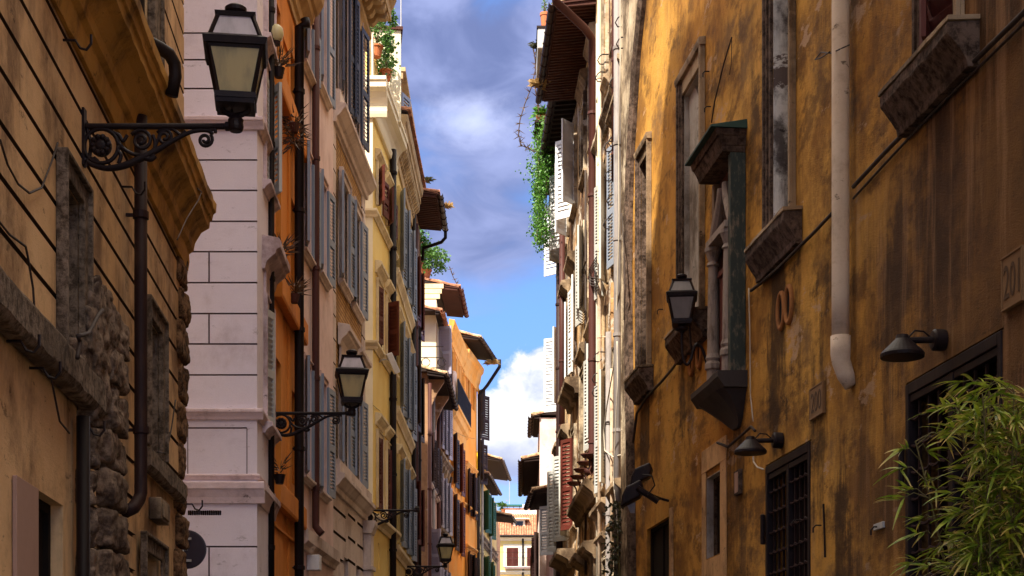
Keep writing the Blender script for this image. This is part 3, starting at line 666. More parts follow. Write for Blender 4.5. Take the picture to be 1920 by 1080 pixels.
# ---- B: lilac house, its end wall faces the alley
fBf = Fac((482, 19.3), (40, 19.3)); fBs = Fac((482, 19.3), (512, 20.95))
B = thing('corner_house', (fBf.o.x, fBf.o.y, 0), 'pale lilac corner house with block-jointed plaster and moulded ledges', 'building')
zB = lambda y: CZ + (YH - y) / FOC * 19.3
TB = 17.2; L = fBf.len; uj = fBf.u(392); ue = .02
js = [-5, 62, 112, 166, 300, 357, 415, 472, 530, 588, 645, 703, 1025, 1085, 1145]
y = -5
while zB(y) < TB: y -= 56; js.append(y)
def jts(fc, L, front):
    r = []
    for i, y in enumerate(sorted(js)):
        zc = zB(y); r.append((-1, L + 1, zc - .010, zc + .010, -.022))
        if front and i % 2: pass
    return r
rf = jts(fBf, L, 1)
sj = sorted(js)
for i in range(len(sj) - 1):
    if (i % 2 == 0 and sj[i + 1] - sj[i] < 70) or (sj[i] == 1025):
        rf.append((uj - .010, uj + .010, zB(sj[i + 1]), zB(sj[i]), -.02))
    rf.append((2.2 + (i % 2) * .5, 2.22 + (i % 2) * .5, zB(sj[i + 1]), zB(sj[i]), -.02))
for u_ in (fBf.u(463), fBf.u(352)): rf.append((u_ - .006, u_ + .006, zB(893), zB(803), -.012))
rf += [(fBf.u(463), fBf.u(352), zB(804), zB(801), -.012), (fBf.u(463), fBf.u(352), zB(894), zB(890), -.012)]
rf.append((fBf.u(415), fBf.u(352), zB(966), zB(957), -.06))
wall(fBf, B, 0, L, TB, rf, 'lilac', 1.2, joint='joint_pale', jn=(-.022, -.02, -.012))
mb = MB()
for k in range(16): mb.box(fBf, fBf.u(413 - k * 4), fBf.u(411.5 - k * 4), -.055, -.012, zB(966), zB(957))
mb.build('vent_grille', 'ironwarm', B)
rs = [(fBs.u(507), 9, a, b, n) for a, b, n in ()]
rs += [(-1, .36, zB(y) - .013, zB(y) + .013, -.022) for y in js]
w1 = win(fBs, B, rs, .62, .62, fBs.z(490, 335), fBs.z(490, 118), .2, 'oldwood', ('lilac_trim', .1, .03), ('lilac_trim', .12, .12), None, ('palegrey', 178, 150, .33, .06))
w2 = win(fBs, B, rs, .62, .62, fBs.z(490, 790), fBs.z(490, 565), .2, 'palegrey', ('lilac_trim', .1, .04), ('lilac_trim', .14, .14), ('lilac_trim', .38, .24, .30), ('palegrey', 165, 172, .31, .06))
w3 = win(fBs, B, rs, .62, .62, fBs.z(490, 60), fBs.z(490, -140), .2, 'palegrey', ('lilac_trim', .1, .05), ('lilac_trim', .12, .12))
wall(fBs, B, 0, fBs.len, TB, rs, 'lilac', 10, b0=.55, joint='joint_pale', jn=(-.022,))
def wrap(name, prof, mat='lilac_trim'):
    course(fBf, B, name, -max(n for n, _ in prof) * .98, L, prof, mat, .004, .004); course(fBs, B, name, .004, fBs.len - .02, prof, mat, .004, .004)
def prof(y0, y1, p, extra=0.0):
    a, b = zB(y1), zB(y0); return [(.003, a), (p * .35, a + .004), (p * .5, a + (b - a) * .3), (p * .85, a + (b - a) * .62), (p, a + (b - a) * .68), (p, b - .012), (p * .94, b), (.003, b + .01)]
wrap('string_course', prof(222, 245, .09)); wrap('string_course', prof(768, 788, .08)); wrap('string_course', prof(905, 945, .10), 'lilac_trim'); wrap('string_course', prof(890, 900, .04), 'lilac_trim')
course(fBf, B, 'top_cornice', -.4, L, [(.003, TB - .6), (.2, TB - .5), (.45, TB - .1), (.45, TB + .05), (.003, TB + .1)], 'lilac_trim')
course(fBs, B, 'top_cornice', -.1, fBs.len, [(.003, TB - .6), (.2, TB - .5), (.45, TB - .1), (.45, TB + .05), (.003, TB + .1)], 'lilac_trim')
pipe(fBs, B, 508, .055, .045, 0, 15, 'blackpipe')

# ---- C: narrow orange house
fC = Fac((512, 20.97), (563, 23.74)); C = thing('orange_house', (fC.o.x, fC.o.y, 0), 'narrow bright orange house between two black drainpipes, plants on its sills', 'building')
rc = []; lc = fC.len; TC = fC.z(560, 30)
for pa, w_, yt, yb in ((517, .5, 282, 462), (546, .42, 370, 545), (517, .5, 668, 905), (547, .42, 730, 905), (545, .42, 92, 235), (516, .5, -5, 160)):
    win(fC, C, rc, fC.u(pa), w_, fC.z(pa, yb), fC.z(pa, yt), .26, 'oldwood', None, None, None, None)
for u0, u1 in ((.95, 1.55),): rc.append((u0, u1, .2, TC - 1, -.03))
wall(fC, C, 0, lc, TC - .01, rc, 'orange', 9)
for yl, n_ in ((150, .12), (536, .12), (925, .10)):
    z_ = fC.z(514, yl); course(fC, C, 'string_course', .02, lc - .02, [(.003, z_ - .16), (n_ * .9, z_ - .16), (n_, z_ - .12), (n_, z_ + .14), (n_ * .8, z_ + .17), (.003, z_ + .2)], 'orange', .003, .004)
z_ = fC.z(514, 985); course(fC, C, 'string_course', .02, lc - .3, [(.003, z_ - .02), (.03, z_ - .02), (.03, z_ + .02), (.003, z_ + .02)], 'orange', .004)
ze = fC.z(560, 72); course(fC, C, 'cornice', 0, lc + .02, [(.003, ze), (.03, ze), (.04, ze + .09), (.08, ze + .12), (.1, ze + .22), (.2, ze + .32), (.22, ze + .4), (.26, ze + .42), (.34, ze + .55), (.36, ze + .66), (.003, ze + .7)], 'stone_ochre', .006, .004)
pipe(fC, C, 561, .10, .068, .0, ze - .15, 'blackpipe', head=[(0, .08, .12), (0, .1, .04)])
# ---- D: pale pink house
fD = Fac((563, 23.76), (625, 27.05)); D = thing('pink_house', (fD.o.x, fD.o.y, 0), 'pale pink house with blue-grey louvred shutters and a dark central drainpipe', 'building')
rd = []; ld = fD.len; TD = fD.z(600, -260)
S = ('palepink', .07, .03)
for (yt, yb), (yt2, yb2) in (((20, 120), (-60, 172)), ((280, 470), (340, 518)), ((676, 893), (714, 925)), ((-330, -170), (-390, -170))):
    for ua, w_, a, b in ((.18, .66, yt, yb), (1.72, .66, yt2, yb2)):
        pxr = 568 if ua < 1 else 602
        win(fD, D, rd, ua, w_, fD.z(pxr, b), fD.z(pxr, a), .2, 'oldwood', S, ('stone', .1, .1), None, ('bluegrey', 11 if ua > 1 else 16, 7, .40, .055))
for u0, z0 in ((1.55, fD.z(600, 660)),): pass
wall(fD, D, 0, ld, TD, rd, 'palepink', 9)
z_ = fD.z(565, 1015); course(fD, D, 'string_course', 0, ld, [(.003, z_ - .12), (.05, z_ - .12), (.06, z_ - .06), (.12, z_), (.12, z_ + .18), (.003, z_ + .22)], 'stone', .004, .004)
pipe(fD, D, 592, .08, .058, fD.z(592, 985), 15, 'brownpipe', foot=[(0, .0, -.08), (.0, .06, -.16), (0, .1, -.2)])
mb = MB(); uu = fD.u(587, .1)
mb.box(fD, uu - .02, uu + .2, .003, .2, fD.z(587, 1076), fD.z(587, 1048)); mb.build('alarm_box', 'white', D, bevel=.01)
# ---- E: stone and brick palace with the big bracketed cornice
fE = Fac((625, 27.07), (685, 31.1)); E = thing('brick_palace', (fE.o.x, fE.o.y, 0), 'tall house of tan brick panels framed in pink stone, under a bracketed cornice', 'building')
re_ = []; le = fE.len; zc = fE.z(684, 70); TE = zc + .95
zl1, zl2 = fE.z(620, 160, .1), fE.z(622, 880, .1)
hd = ('stone', .34, .22, .30)
def ew(u, w_, zlo, zhi, **k): return win(fE, E, re_, u, w_, zlo, zhi, .22, 'oldwood', ('stone', .12, .05), k.pop('sill', None), k.pop('hood', None), **k)
for u_ in (.75, 2.3):
    ew(u_, .8, zl1 + .5, zl1 + 2.75, shut=('slate', 10, 8, .62 if u_ < 1 else .52, .07))
    ew(u_, .8, fE.z(640, 532), fE.z(640, 350) + .1, shut=('bluegrey', 9, 7, .46, .06), sill=('stone', .12, .1))
    ew(u_, .8, zl2 + .3, zl2 + 1.95, shut=('bluegrey', 10, 7, .46, .06), hood=hd)
for i in range(34):                                                # jointed quoins and grooved base
    z_ = .4 + i * .41
    re_.append((-.02, .30, z_, z_ + .03, -.03)); re_.append((le - .42, le + .02, z_ + .1, z_ + .13, -.03))
    if z_ < zl2 - .4:
        for a, b in ((.0, le * .36), (le * .42, le * .66), (le * .72, le)): re_.append((a + .02, b - .02, z_ + (.0 if a == 0 else .1), z_ + .055 + (.0 if a == 0 else .1), -.05))
re_ = [(.30, le - .42, zl2 + .25, zl1 - .3, -.035), (.30, le - .42, zl1 + .2, zc - .2, -.035)] + re_
for u_ in (1.25, 2.75): re_.append((u_, u_ + .5, .02, fE.z(640, 1040), -.25))
mb = MB()
wall(fE, E, 0, le, TE, re_, 'stone', 10, joint='joint', jn=(-.03, -.05))
bp = []
def panel(za, zb_, holes):
    m_ = MB(); rects = [(a - .125, b + .125, c - .05, d + .125, -.12) for a, b, c, d, n in holes if n <= -.2 and c < zb_ and d > za]
    us = sorted({.31, le - .43} | {x for r in rects for x in r[:2]}); zs = sorted({za, zb_} | {min(max(x, za), zb_) for r in rects for x in r[2:4]})
    for i in range(len(us) - 1):
        for j in range(len(zs) - 1):
            cu, cz2 = (us[i] + us[i + 1]) / 2, (zs[j] + zs[j + 1]) / 2
            if .3 < cu < le - .42 and not any(r[0] < cu < r[1] and r[2] < cz2 < r[3] for r in rects) and zs[j + 1] - zs[j] > .001:
                m_.box(fE, us[i], us[i + 1], -.033, -.02, zs[j], zs[j + 1])
    m_.build('brick_panel', 'brick', E)
panel(zl2 + .26, zl1 - .31, re_); panel(zl1 + .21, zc - .21, re_)
for z_, p in ((zl1, .22), (zl2, .20)):
    course(fE, E, 'ledge', -.02, le + .04, [(.003, z_ - .24), (.05, z_ - .24), (.06, z_ - .15), (p * .5, z_ - .12), (p * .85, z_ - .02), (p, z_), (p, z_ + .07), (.12, z_ + .09), (.12, z_ + .30), (.003, z_ + .32)], 'stone', .004, .004)
course(fE, E, 'cornice', -.02, le + .02, [(.003, zc - .25), (.05, zc - .25), (.06, zc - .05), (.12, zc), (.12, zc + .12), (.003, zc + .14)], 'stone_ochre', .003, .004)
course(fE, E, 'cornice', -.02, le + .06, [(.003, zc + .36), (.5, zc + .36), (.5, zc + .56), (.54, zc + .60), (.60, zc + .74), (.60, zc + .80), (.003, zc + .82)], 'stone_ochre', .003, .004)
br = MB(); u_ = .04
while u_ < le - .1:
    br.prism(fE, u_, u_ + .16, [(.003, zc + .14), (.13, zc + .14), (.18, zc + .12), (.24, zc + .16), (.28, zc + .24), (.36, zc + .22), (.44, zc + .22), (.48, zc + .28), (.48, zc + .357), (.003, zc + .357)]); u_ += .36
br.build('bracket', 'stone_ochre', E)
eave(fE, E, -.02, le + .06, zc + .86, .64, gutter=True, rib=.3)
mb = MB(); ub_ = le - .34; zp = fE.z(690, 985)
mb.box(fE, ub_, le + .02, .003, .16, .02, zp - .25); mb.prism(fE, ub_ - .04, le + .06, [(.003, zp - .25), (.17, zp - .25), (.2, zp - .18), (.24, zp - .08), (.24, zp), (.003, zp)]); mb.prism(fE, ub_ - .03, le + .05, [(.003, zp - .95), (.2, zp - .95), (.2, zp - .87), (.003, zp - .85)])
mb.build('corner_pilaster', 'stone', E, bevel=.006)
# ---- F: yellow house with roof terrace, its lit end wall showing beyond E
fFf = Fac((699, 33.6), (560, 33.6)); fFs = Fac((699, 33.6), (740, 37.0))
Fh = thing('terrace_house', (fFf.o.x, fFf.o.y, 0), 'yellow house with a sunlit cream end wall, coved eaves and a planted roof terrace', 'building')
zF = lambda y: CZ + (YH - y) / FOC * 33.6
TF = zF(166); lf = fFs.len
rF = []; SH = ('maroon', 18, 8, .40, .07)
for ua in (.55, 1.95):
    tr = ('cream_trim', .1, .035)
    win(fFs, Fh, rF, ua, .62, zF(394) + .25, zF(300), .2, 'oldwood', tr, None, ('cream_trim', .22, .13, .03), ('maroon', 25, 10, .38, .07))
    win(fFs, Fh, rF, ua, .62, zF(640) + .1, zF(520), .2, 'palegrey', tr, None, ('cream_trim', .24, .15, .10), ('maroon', 165 if ua < 1 else 60, 172, .31, .07))
    win(fFs, Fh, rF, ua, .62, zF(955) + .1, zF(808), .2, 'palegrey', tr, None, ('cream_trim', .24, .15, .10), ('maroon', 172, 168, .31, .07))
    rF.append((ua + .2, ua + .42, zF(1060), zF(1010), -.04))
rF += [(.02, lf, .1, .9, .06)]
wall(fFs, Fh, 0, lf, TF, rF, 'yellow', 8, b0=.7)
wall(fFf, Fh, 0, fFf.len, TF, [], 'cream', 1.0)
def wrapF(name, pf, mat='cream_trim', ends=True):
    mx = max(n for n, _ in pf)
    course(fFf, Fh, name, -mx * .985, fFf.len, pf, mat, 0, .006); course(fFs, Fh, name, .004, lf, pf, mat, 0, .006)
def pr(zb_, h, p): return [(.003, zb_), (p * .3, zb_), (p * .4, zb_ + h * .3), (p * .8, zb_ + h * .55), (p, zb_ + h * .65), (p, zb_ + h * .95), (.003, zb_ + h)]
wrapF('string_course', pr(zF(407), .17, .10)); wrapF('string_course', pr(zF(655), .18, .11)); wrapF('string_course', pr(zF(985), .24, .16))
zc0 = zF(222)
wrapF('cornice', [(.003, zc0), (.06, zc0), (.08, zc0 + .07), (.09, zc0 + .14), (.05, zc0 + .17), (.07, zc0 + .3), (.11, zc0 + .4), (.18, zc0 + .5), (.26, zc0 + .55), (.28, zc0 + .56), (.28, zc0 + .68), (.31, zc0 + .70), (.31, zc0 + .78), (.003, zc0 + .80)], 'cream')
pm = MB()                                                          # terrace parapet with little piers
pz0, pz1 = TF + .0, zF(62)
for u_ in (0.0, .9, 1.8, 2.7): pm.box(fFs, u_ + .02, u_ + .24, -.30, -.06, pz0 + .18, pz1 + .03)
pm.box(fFs, -.03, lf, -.28, -.08, pz0 + .18, pz1 - .25)
pm.build('parapet', 'yellow', Fh, bevel=.01)
pm = MB(); pm.box(fFf, .0, fFf.len, -.30, -.06, pz0 + .18, pz1 - .02); pm.build('parapet', 'cream', Fh, bevel=.01)
# roof huts behind
fH1 = Fac((714, 35.4), (752, 35.45)); hm = MB(); hz0, hz1 = TF, fH1.z(714, 55)
hm.box(fH1, -.6, fH1.len, -1.6, 0, hz0, hz1); hm.build('roof_hut', 'cream', Fh, bevel=.01)
hm = MB(); hm.box(fH1, -.7, fH1.len + .04, -1.7, .05, hz1 + .003, hz1 + .07); hm.build('roof_slab', 'soffit_red', Fh)
fH2 = Fac((726, 38.4), (748, 38.4)); hm = MB(); h2 = fH2.z(730, 136); hm.box(fH2, -.8, fH2.len, -1.6, 0, TF, h2); hm.build('roof_hut', 'cream', Fh, bevel=.01)
hm = MB(); hm.box(fH2, -.9, fH2.len + .16, -4.0, .08, h2 + .003, h2 + .10); hm.prism(fH2, -.9, fH2.len + .10, [(.003, h2 - .16), (.04, h2 - .16), (.06, h2 - .02), (.003, h2 - .003)]); hm.build('roof_slab', 'stone_ochre', Fh)
fS = Fac((748, 38.42), (765, 42.3)); hm = MB(); hm.box(fS, .02, fS.len, -2, -.02, TF - .3, h2); hm.build('roof_hut', 'stone_ochre', Fh)
hm = MB(); hz = fS.z(752, 188); leaf_mesh(fS, .35, hz - 1.1, hz, .5, 20, 1, hm); hm.build('shutter', 'bluegrey', Fh)
hm = MB(); leaf_mesh(fS, 1.9, hz - 1.6, hz - .35, .5, 24, 1, hm); hm.build('shutter', 'bluegrey', Fh)
pipe(fFs, Fh, 737, .09, .075, 0, TF - .4, 'blackpipe')
# plants on the terrace
def pot(name, c, r, h, label, leaf, rad, n, size, seed, flowers=0, group=None, mat='terracotta', trail=0):
    t = thing(name, c, label, 'plant', group)
    m_ = MB(); m_.lathe(c, [(r * .7, 0), (r, h * .85), (r * 1.12, h * .86), (r * 1.12, h), (r * .95, h), (r * .9, h * .8)], 14); m_.build('pot', mat, t, smooth=False)
    m_ = MB(); cc_ = Vector(c) + Vector((0, 0, h + rad[2] * .75)); foliage(m_, cc_, rad, n, size, seed); m_.build('foliage', leaf, t, closed=False)
    m_ = MB(); rr = random.Random(seed)
    for i in range(6):
        e = cc_ + Vector((rr.uniform(-.5, .5) * rad[0], rr.uniform(-.5, .5) * rad[1], rr.uniform(-.1, .6) * rad[2])); s_ = Vector(c) + Vector((0, 0, h * .9)); m_.tube([s_, s_.lerp(e, .5) + Vector((rr.uniform(-.05, .05), 0, 0)), e], [.014, .01, .005], 5)
    m_.build('stem', 'stem', t)
    for i in range(flowers):
        m_ = MB(); p = cc_ + Vector((rr.uniform(-.8, .7) * rad[0], -rad[1] * rr.uniform(.5, 1.0), rr.uniform(-.2, .9) * rad[2]))
        for k in range(14): leafq(m_, p + Vector((rr.gauss(0, .02), rr.gauss(0, .02), rr.gauss(0, .02))), .07, rr)
        m_.build('flower', 'petal', t, closed=False)
    return t
pp = fFs.P(.55, .0, pz1 - .28); pot('flowering_shrub', pp, .13, .24, 'bushy red-flowering shrub in a clay pot on the yellow terrace parapet', 'shrubleaf', (.36, .4, .62), 950, .085, 3, 6)
pp = fFs.P(1.25, .10, pz1 - .5); pot('potted_shrub', pp, .13, .22, 'leafy green shrub leaning over the street edge of the yellow terrace', 'shrubleaf', (.42, .4, .45), 620, .085, 9, 1)
pp = fFs.P(2.3, -.12, pz1 - .5); pot('potted_plant', pp, .11, .2, 'yellowish small plant in a pot on the far part of the terrace parapet', 'ivy', (.16, .2, .16), 160, .07, 12, 1)
pp = fFs.P(2.95, .02, TF + .19); pot('trailing_plant', pp, .11, .2, 'green plant trailing over the cornice at the far end of the yellow terrace', 'shrubleaf', (.22, .3, .42), 300, .08, 14)
ant = thing('antenna', fH1.P(.45, -.1, hz1 + .07), 'thin white aerial mast on the sunlit roof hut', 'antenna')
m_ = MB(); p0 = fH1.P(.45, -.1, hz1 + .07); m_.tube([p0, p0 + Vector((0, 0, 1.3))], .014, 6); m_.build('mast', 'metalgrey', ant)
m_ = MB(); m_.tube([p0 + Vector((-.5, 0, .5)), p0 + Vector((0, 0, .05))], .008, 5); m_.build('stay', 'metalgrey', ant)
# security light on bracket
q0 = fFs.at(711, 680, 0); fl = thing('floodlight', q0, 'white box-shaped floodlight on an arm from the yellow wall', 'wall light')
m_ = MB(); nn = Vector((1, 0, 0)); m_.tube([q0, q0 + Vector((.03, 0, .05)), q0 + Vector((.1, 0, .07)), q0 + Vector((.21, 0, .06))], .014, 6); m_.build('arm', 'metalgrey', fl)
m_ = MB(); a0 = q0 + Vector((.20, 0, .20)); ax = Vector((.28, .25, -.62)).normalized(); sx = Vector((.12, 0, .05)); sy = Vector((-.02, .10, .02))
m_.hexa([a0 + b_ + ax * c_ for c_ in (0, .46) for b_ in (-sx * .5 - sy, sx * .5 - sy, sx * .5 + sy, -sx * .5 + sy)]); m_.build('lamp_housing', 'white', fl, bevel=.012)

# ---- G: straw-coloured palace with modillion cornice and arched shutters
fG = Fac((740, 37.05), (772, 42.3)); G = thing('straw_palace', (fG.o.x, fG.o.y, 0), 'straw yellow house with tall blue-grey shutters under a cornice of closely set brackets', 'building')
rG = []; lg = fG.len; zg = fG.z(741, 285); TG = zg + 1.1
for ua in (.75, 2.35, 3.95):
    tr = ('ochre_pale', .11, .05)
    for yt, yb, hh in ((350, 505, None), (600, 760, ('cream_trim', .2, .12, .06)), (858, 1015, ('cream_trim', .22, .14, .02))):
        zt, zb_ = fG.z(742, yt), fG.z(742, yb); win(fG, G, rG, ua, .78, zb_, zt, .22, 'oldwood', tr, None, hh, ('bluegrey', 20, 10, .46, .07))
wall(fG, G, 0, lg, TG - .1, rG, 'ochre_pale', 9)
for y in (515, 772, 1030):
    z_ = fG.z(742, y); course(fG, G, 'string_course', 0, lg, pr(z_ - .2, .30, .11), 'cream_trim', .003, .005)
course(fG, G, 'cornice', 0, lg, [(.003, zg - .2), (.04, zg - .2), (.05, zg), (.003, zg)], 'stone_ochre', .003)
course(fG, G, 'cornice', 0, lg + .05, [(.003, zg + .46), (.24, zg + .46), (.24, zg + .62), (.28, zg + .66), (.31, zg + .82), (.003, zg + .84)], 'stone_ochre', .003, .005)
br = MB(); u_ = .03
while u_ < lg - .1:
    br.prism(fG, u_, u_ + .11, [(.003, zg), (.06, zg), (.09, zg + .02), (.11, zg + .12), (.15, zg + .16), (.20, zg + .2), (.22, zg + .28), (.22, zg + .457), (.003, zg + .457)]); u_ += .25
br.build('bracket', 'stone_ochre', G)
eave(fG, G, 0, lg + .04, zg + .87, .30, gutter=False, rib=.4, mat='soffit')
# ---- H: brown houses
fH = Fac((772, 42.5), (789, 46.4)); H = thing('brown_house', (fH.o.x, fH.o.y, 0), 'dark brown narrow house with a deep timber eave and copper gutter', 'building')
rh = []; lh = fH.len; TH = 15.85
for ua in (.55, 2.2):
    for k, zz in enumerate((3.4, 6.6, 9.7, 12.6)): win(fH, H, rh, ua, .7, zz, zz + 1.6, .2, 'oldwood', ('brown', .1, .04), None, None, ('maroon' if (k + int(ua)) % 2 else 'darkbrown', 25, 12, .4, .08))
rh.append((1.6, 1.9, .1, 12, .04))
wall(fH, H, 0, lh, TH, rh, 'brown', 8)
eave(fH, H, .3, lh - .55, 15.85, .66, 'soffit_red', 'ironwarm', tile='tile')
for px, r, m_ in ((776, .06, 'blackpipe'), (781, .05, 'brownpipe'), (786, .06, 'blackpipe')): pipe(fH, H, px, .08, r, 0, 15.2 if px != 786 else 13.5, m_)
mb = MB(); p1 = fH.P(lh - .55, .74, 15.85); mb.tube([p1 + Vector((0, 0, -.02)), p1 + Vector((0, .02, -.22)), p1 + Vector((-.12, .05, -.34)), fH.P(lh - .45, .1, 15.35), fH.P(lh - .45, .08, 15.0)], .05, 10); mb.build('gutter_pipe', 'blackpipe', H, smooth=True)
# ---- I0: low house with tiled awning roof, railing and white attic
fJf = Fac((802, 50.0), (700, 50.0)); fJ = Fac((802, 50.0), (821, 55.0)); I0 = thing('attic_house', (fJ.o.x, fJ.o.y, 0), 'rose brown house with stacked eaves, a railed tile roof and a white attic', 'building')
r0 = []; l0 = fJ.len; T0 = 12.75
for ua in (.5, 2.0, 3.6):
    for k, zz in enumerate((3.2, 6.3, 9.3)):
        win(fJ, I0, r0, ua, .7, zz, zz + 1.55, .2, 'oldwood', ('rose', .1, .05), ('stone', .1, .12), None, ('lavender' if k == 1 else 'darkbrown', 55 if (k == 1 and ua == .5) else 20, 14, .42, .08))
wall(fJ, I0, 0, l0, T0, r0, 'rose', 8, b0=.7); wall(fJf, I0, 0, fJf.len, T0, [], 'brown', 1.0)
eave(fJ, I0, -.25, l0 + .2, 12.55, .55, 'soffit', 'ironwarm', tile='tile_old', pitch=.45, back=1.6)
for a_ in (.1, 2.6): mb = MB(); mb.prism(fJ, a_, a_ + .15, [(.003, 11.4), (.08, 11.4), (.12, 11.7), (.3, 12.1), (.5, 12.4), (.5, 12.48), (.003, 12.48)]); mb.build('eave_bracket', 'brown', I0)
mb = MB()                                                          # terrace railing with curls
for i in range(9):
    u_ = -.2 + i * .6; p = fJ.P(u_, .42, 12.62); mb.tube([p, p + Vector((0, 0, .75))], .014, 5)
for dz in (.18, .75): mb.tube([fJ.P(-.2, .42, 12.62 + dz), fJ.P(l0, .42, 12.62 + dz)], .014, 5)
for k in range(4):
    c = fJf.P(.0 + .5 * k - .45, .2, 12.95); mb.tube([c + Vector((math.cos(a) * .13, 0, math.sin(a) * .13)) for a in [i * .5 for i in range(13)]], .013, 5); 
for dz in (.0, .32, .66): mb.tube([fJf.P(-.5, .2, 12.78 + dz), fJf.P(1.4, .2, 12.78 + dz)], .014, 5)
mb.build('railing', 'iron', I0)
fat = Fac((818, 51.3), (720, 51.3)); at = MB(); at.box(fat, .0, 3.2, -3.5, 0, 12.9, 15.3); at.build('attic', 'cream', I0)
fas = Fac((818, 51.3), (831, 54.6)); r1 = []; win(fas, I0, r1, .6, .8, 13.0, 14.6, .18, 'oldwood', None, None, None, ('lavender', 70, 20, .45, .08))
wall(fas, I0, .02, fas.len, 14.6, r1, 'brown', 2, 12.85)
eave(fas, I0, -.6, fas.len, 14.75, .16, 'soffit', 'tile', tile='tile', back=1.5, rib=.14)
eave(fas, I0, 1.6, 5.2, 16.1, .62, 'soffit_red', 'rust', tile='tile', back=2.0, rib=.14)
wb = MB(); fw = Fac((839, 52.9), (780, 52.9))
for k in range(3): wb.box(fw, .25 - k * .06, 1.2, .0 + k * .01, .05, 15.75 + k * .17, 15.90 + k * .17)
wb.build('weatherboard', 'cream_trim', I0)
pp = fas.P(1.9, -.5, 16.5); pot('roof_garden_shrub', pp, .2, .3, 'spreading green shrub on the roof terrace behind the second eave', 'shrubleaf', (.70, .6, .48), 1700, .11, 21, 4)
pp = fH.P(lh - .1, -.1, 14.75); pot('balcony_vine', pp, .16, .3, 'climbing green plant behind thin railings under the copper gutter', 'ivy', (.35, .5, .8), 800, .10, 23)
for px, r, m_ in ((806, .055, 'brownpipe'), (813, .05, 'greypipe')): pipe(fJ, I0, px, .08, r, 0, 12.3, m_)
# ---- I: house with lavender shutters
fI = Fac((821, 55.05), (842, 58.6)); I1 = thing('lavender_house', (fI.o.x, fI.o.y, 0), 'dark old house with long rows of lavender louvred shutters above worn stone sills', 'building')
ri = []; li = fI.len
for ua in (.35, 1.5, 2.65):
    for yt, yb in ((725, 835), (888, 985), (1062, 1150), (610, 680)):
        win(fI, I1, ri, ua, .5, fI.z(822, yb), fI.z(822, yt), .18, 'oldwood', ('brown', .07, .04), None, None, ('lavender', 20, 9, .42, .07) if yt > 700 else ('darkbrown', 20, 12, .3, .07))
wall(fI, I1, 0, li, fI.z(822, 590), ri, 'brown', 8)
for y in (712, 850, 992): z_ = fI.z(822, y); course(fI, I1, 'ledge', -.05, li, pr(z_ - .3, .36, .17), 'old_trim', .02, .005)
br = MB(); z_ = fI.z(822, 865)
for k in range(5): br.prism(fI, .2 + k * .75, .42 + k * .75, [(.003, z_ - .75), (.05, z_ - .75), (.08, z_ - .4), (.15, z_ - .12), (.15, z_ - .05), (.003, z_ - .05)])
br.build('bracket', 'old_trim', I1)
pipe(fI, I1, 822.5, .1, .07, 0, 14, 'brownpipe')
# ---- J: tangerine house, two faces
fJ1 = Fac((842, 58.65), (868, 63.6)); fJ2 = Fac((868, 63.62), (894, 67.0)); J = thing('tangerine_house', (fJ1.o.x, fJ1.o.y, 0), 'vivid tangerine house with a curtained balcony, maroon shutters and a tiled top floor', 'building')
rj = []; lj = fJ1.len; TJ = fJ1.z(845, 615)
for ua in (1.0, 3.2):
    for yt, yb in ((810, 905), (925, 1025), (1090, 1160)):
        win(fJ1, J, rj, ua, .8, fJ1.z(845, yb), fJ1.z(845, yt), .2, 'oldwood', ('tangerine_trim', .1, .04), None, None, ('darkbrown' if ua < 2 else 'maroon', 22, 9, .5, .09))
for ua in (.4, 1.6, 2.8, 4.0): win(fJ1, J, rj, ua, .6, fJ1.z(845, 745), fJ1.z(845, 655), .15, 'maroon', ('tangerine_trim', .1, .06))
wall(fJ1, J, 0, lj, TJ, rj, 'tangerine', 8)
zz = TJ - .3; course(fJ1, J, 'cornice', -.05, lj, [(.003, zz - .35), (.06, zz - .35), (.07, zz - .1), (.12, zz), (.16, zz + .2), (.2, zz + .3), (.22, zz + .45), (.003, zz + .5)], 'tangerine_trim', .002, .006)
zb_ = fJ1.z(843, 742, .2)
course(fJ1, J, 'balcony', .0, lj - .1, [(.003, zb_ - .95), (.06, zb_ - .95), (.10, zb_ - .75), (.12, zb_ - .7), (.16, zb_ - .45), (.26, zb_ - .35), (.30, zb_ - .12), (.36, zb_ - .08), (.36, zb_), (.003, zb_)], 'tangerine_trim', .002, .006)
rl = MB()
for k in range(30): p = fJ1.P(.05 + k * (lj - .2) / 29,   .33, zb_); rl.tube([p, p + Vector((0, 0, .95))], .016, 5)
for dz in (.05, .95): rl.tube([fJ1.P(0,   .33, zb_ + dz), fJ1.P(lj - .1,   .33, zb_ + dz)], .025, 6)
rl.build('railing', 'iron', J); rl = MB(); rl.box(fJ1, .02, lj - .14, .295, .31, zb_ + .06, zb_ + .93); rl.build('reed_screen', 'greenwood', J)
cm = MB()
for k in range(7):
    u_ = .02 + k * .085
    cm.ring([[fJ1.P(u_ + math.cos(a) * .05, .16 + (k % 2) * .04 + math.sin(a) * .04, z_) for a in [i * 1.047 for i in range(6)]] for z_ in (zb_ + .02, zb_ + 1.25)])
cm.build('curtain', 'pinkwhite', J)
r2 = []; l2 = fJ2.len
zJ = lambda y: fJ2.z(880, y)
for ua in (.85, 2.15):
    for yt, yb in ((885, 968), (1038, 1120)): win(fJ2, J, r2, ua, .75, zJ(yb), zJ(yt), .2, 'oldwood', ('tangerine_trim', .1, .04), None, ('tangerine_trim', .2, .12, .0), ('darkbrown', 20, 10, .48, .09))
    win(fJ2, J, r2, ua, .6, zJ(760), zJ(715), .2, 'oldwood', ('tangerine_trim', .08, .03))
wall(fJ2, J, .0, l2, zJ(652), r2, 'tangerine', 6)
z_ = zJ(955); course(fJ2, J, 'string_course', -.05, l2, pr(z_ - .1, .2, .1), 'tangerine_trim', .002)
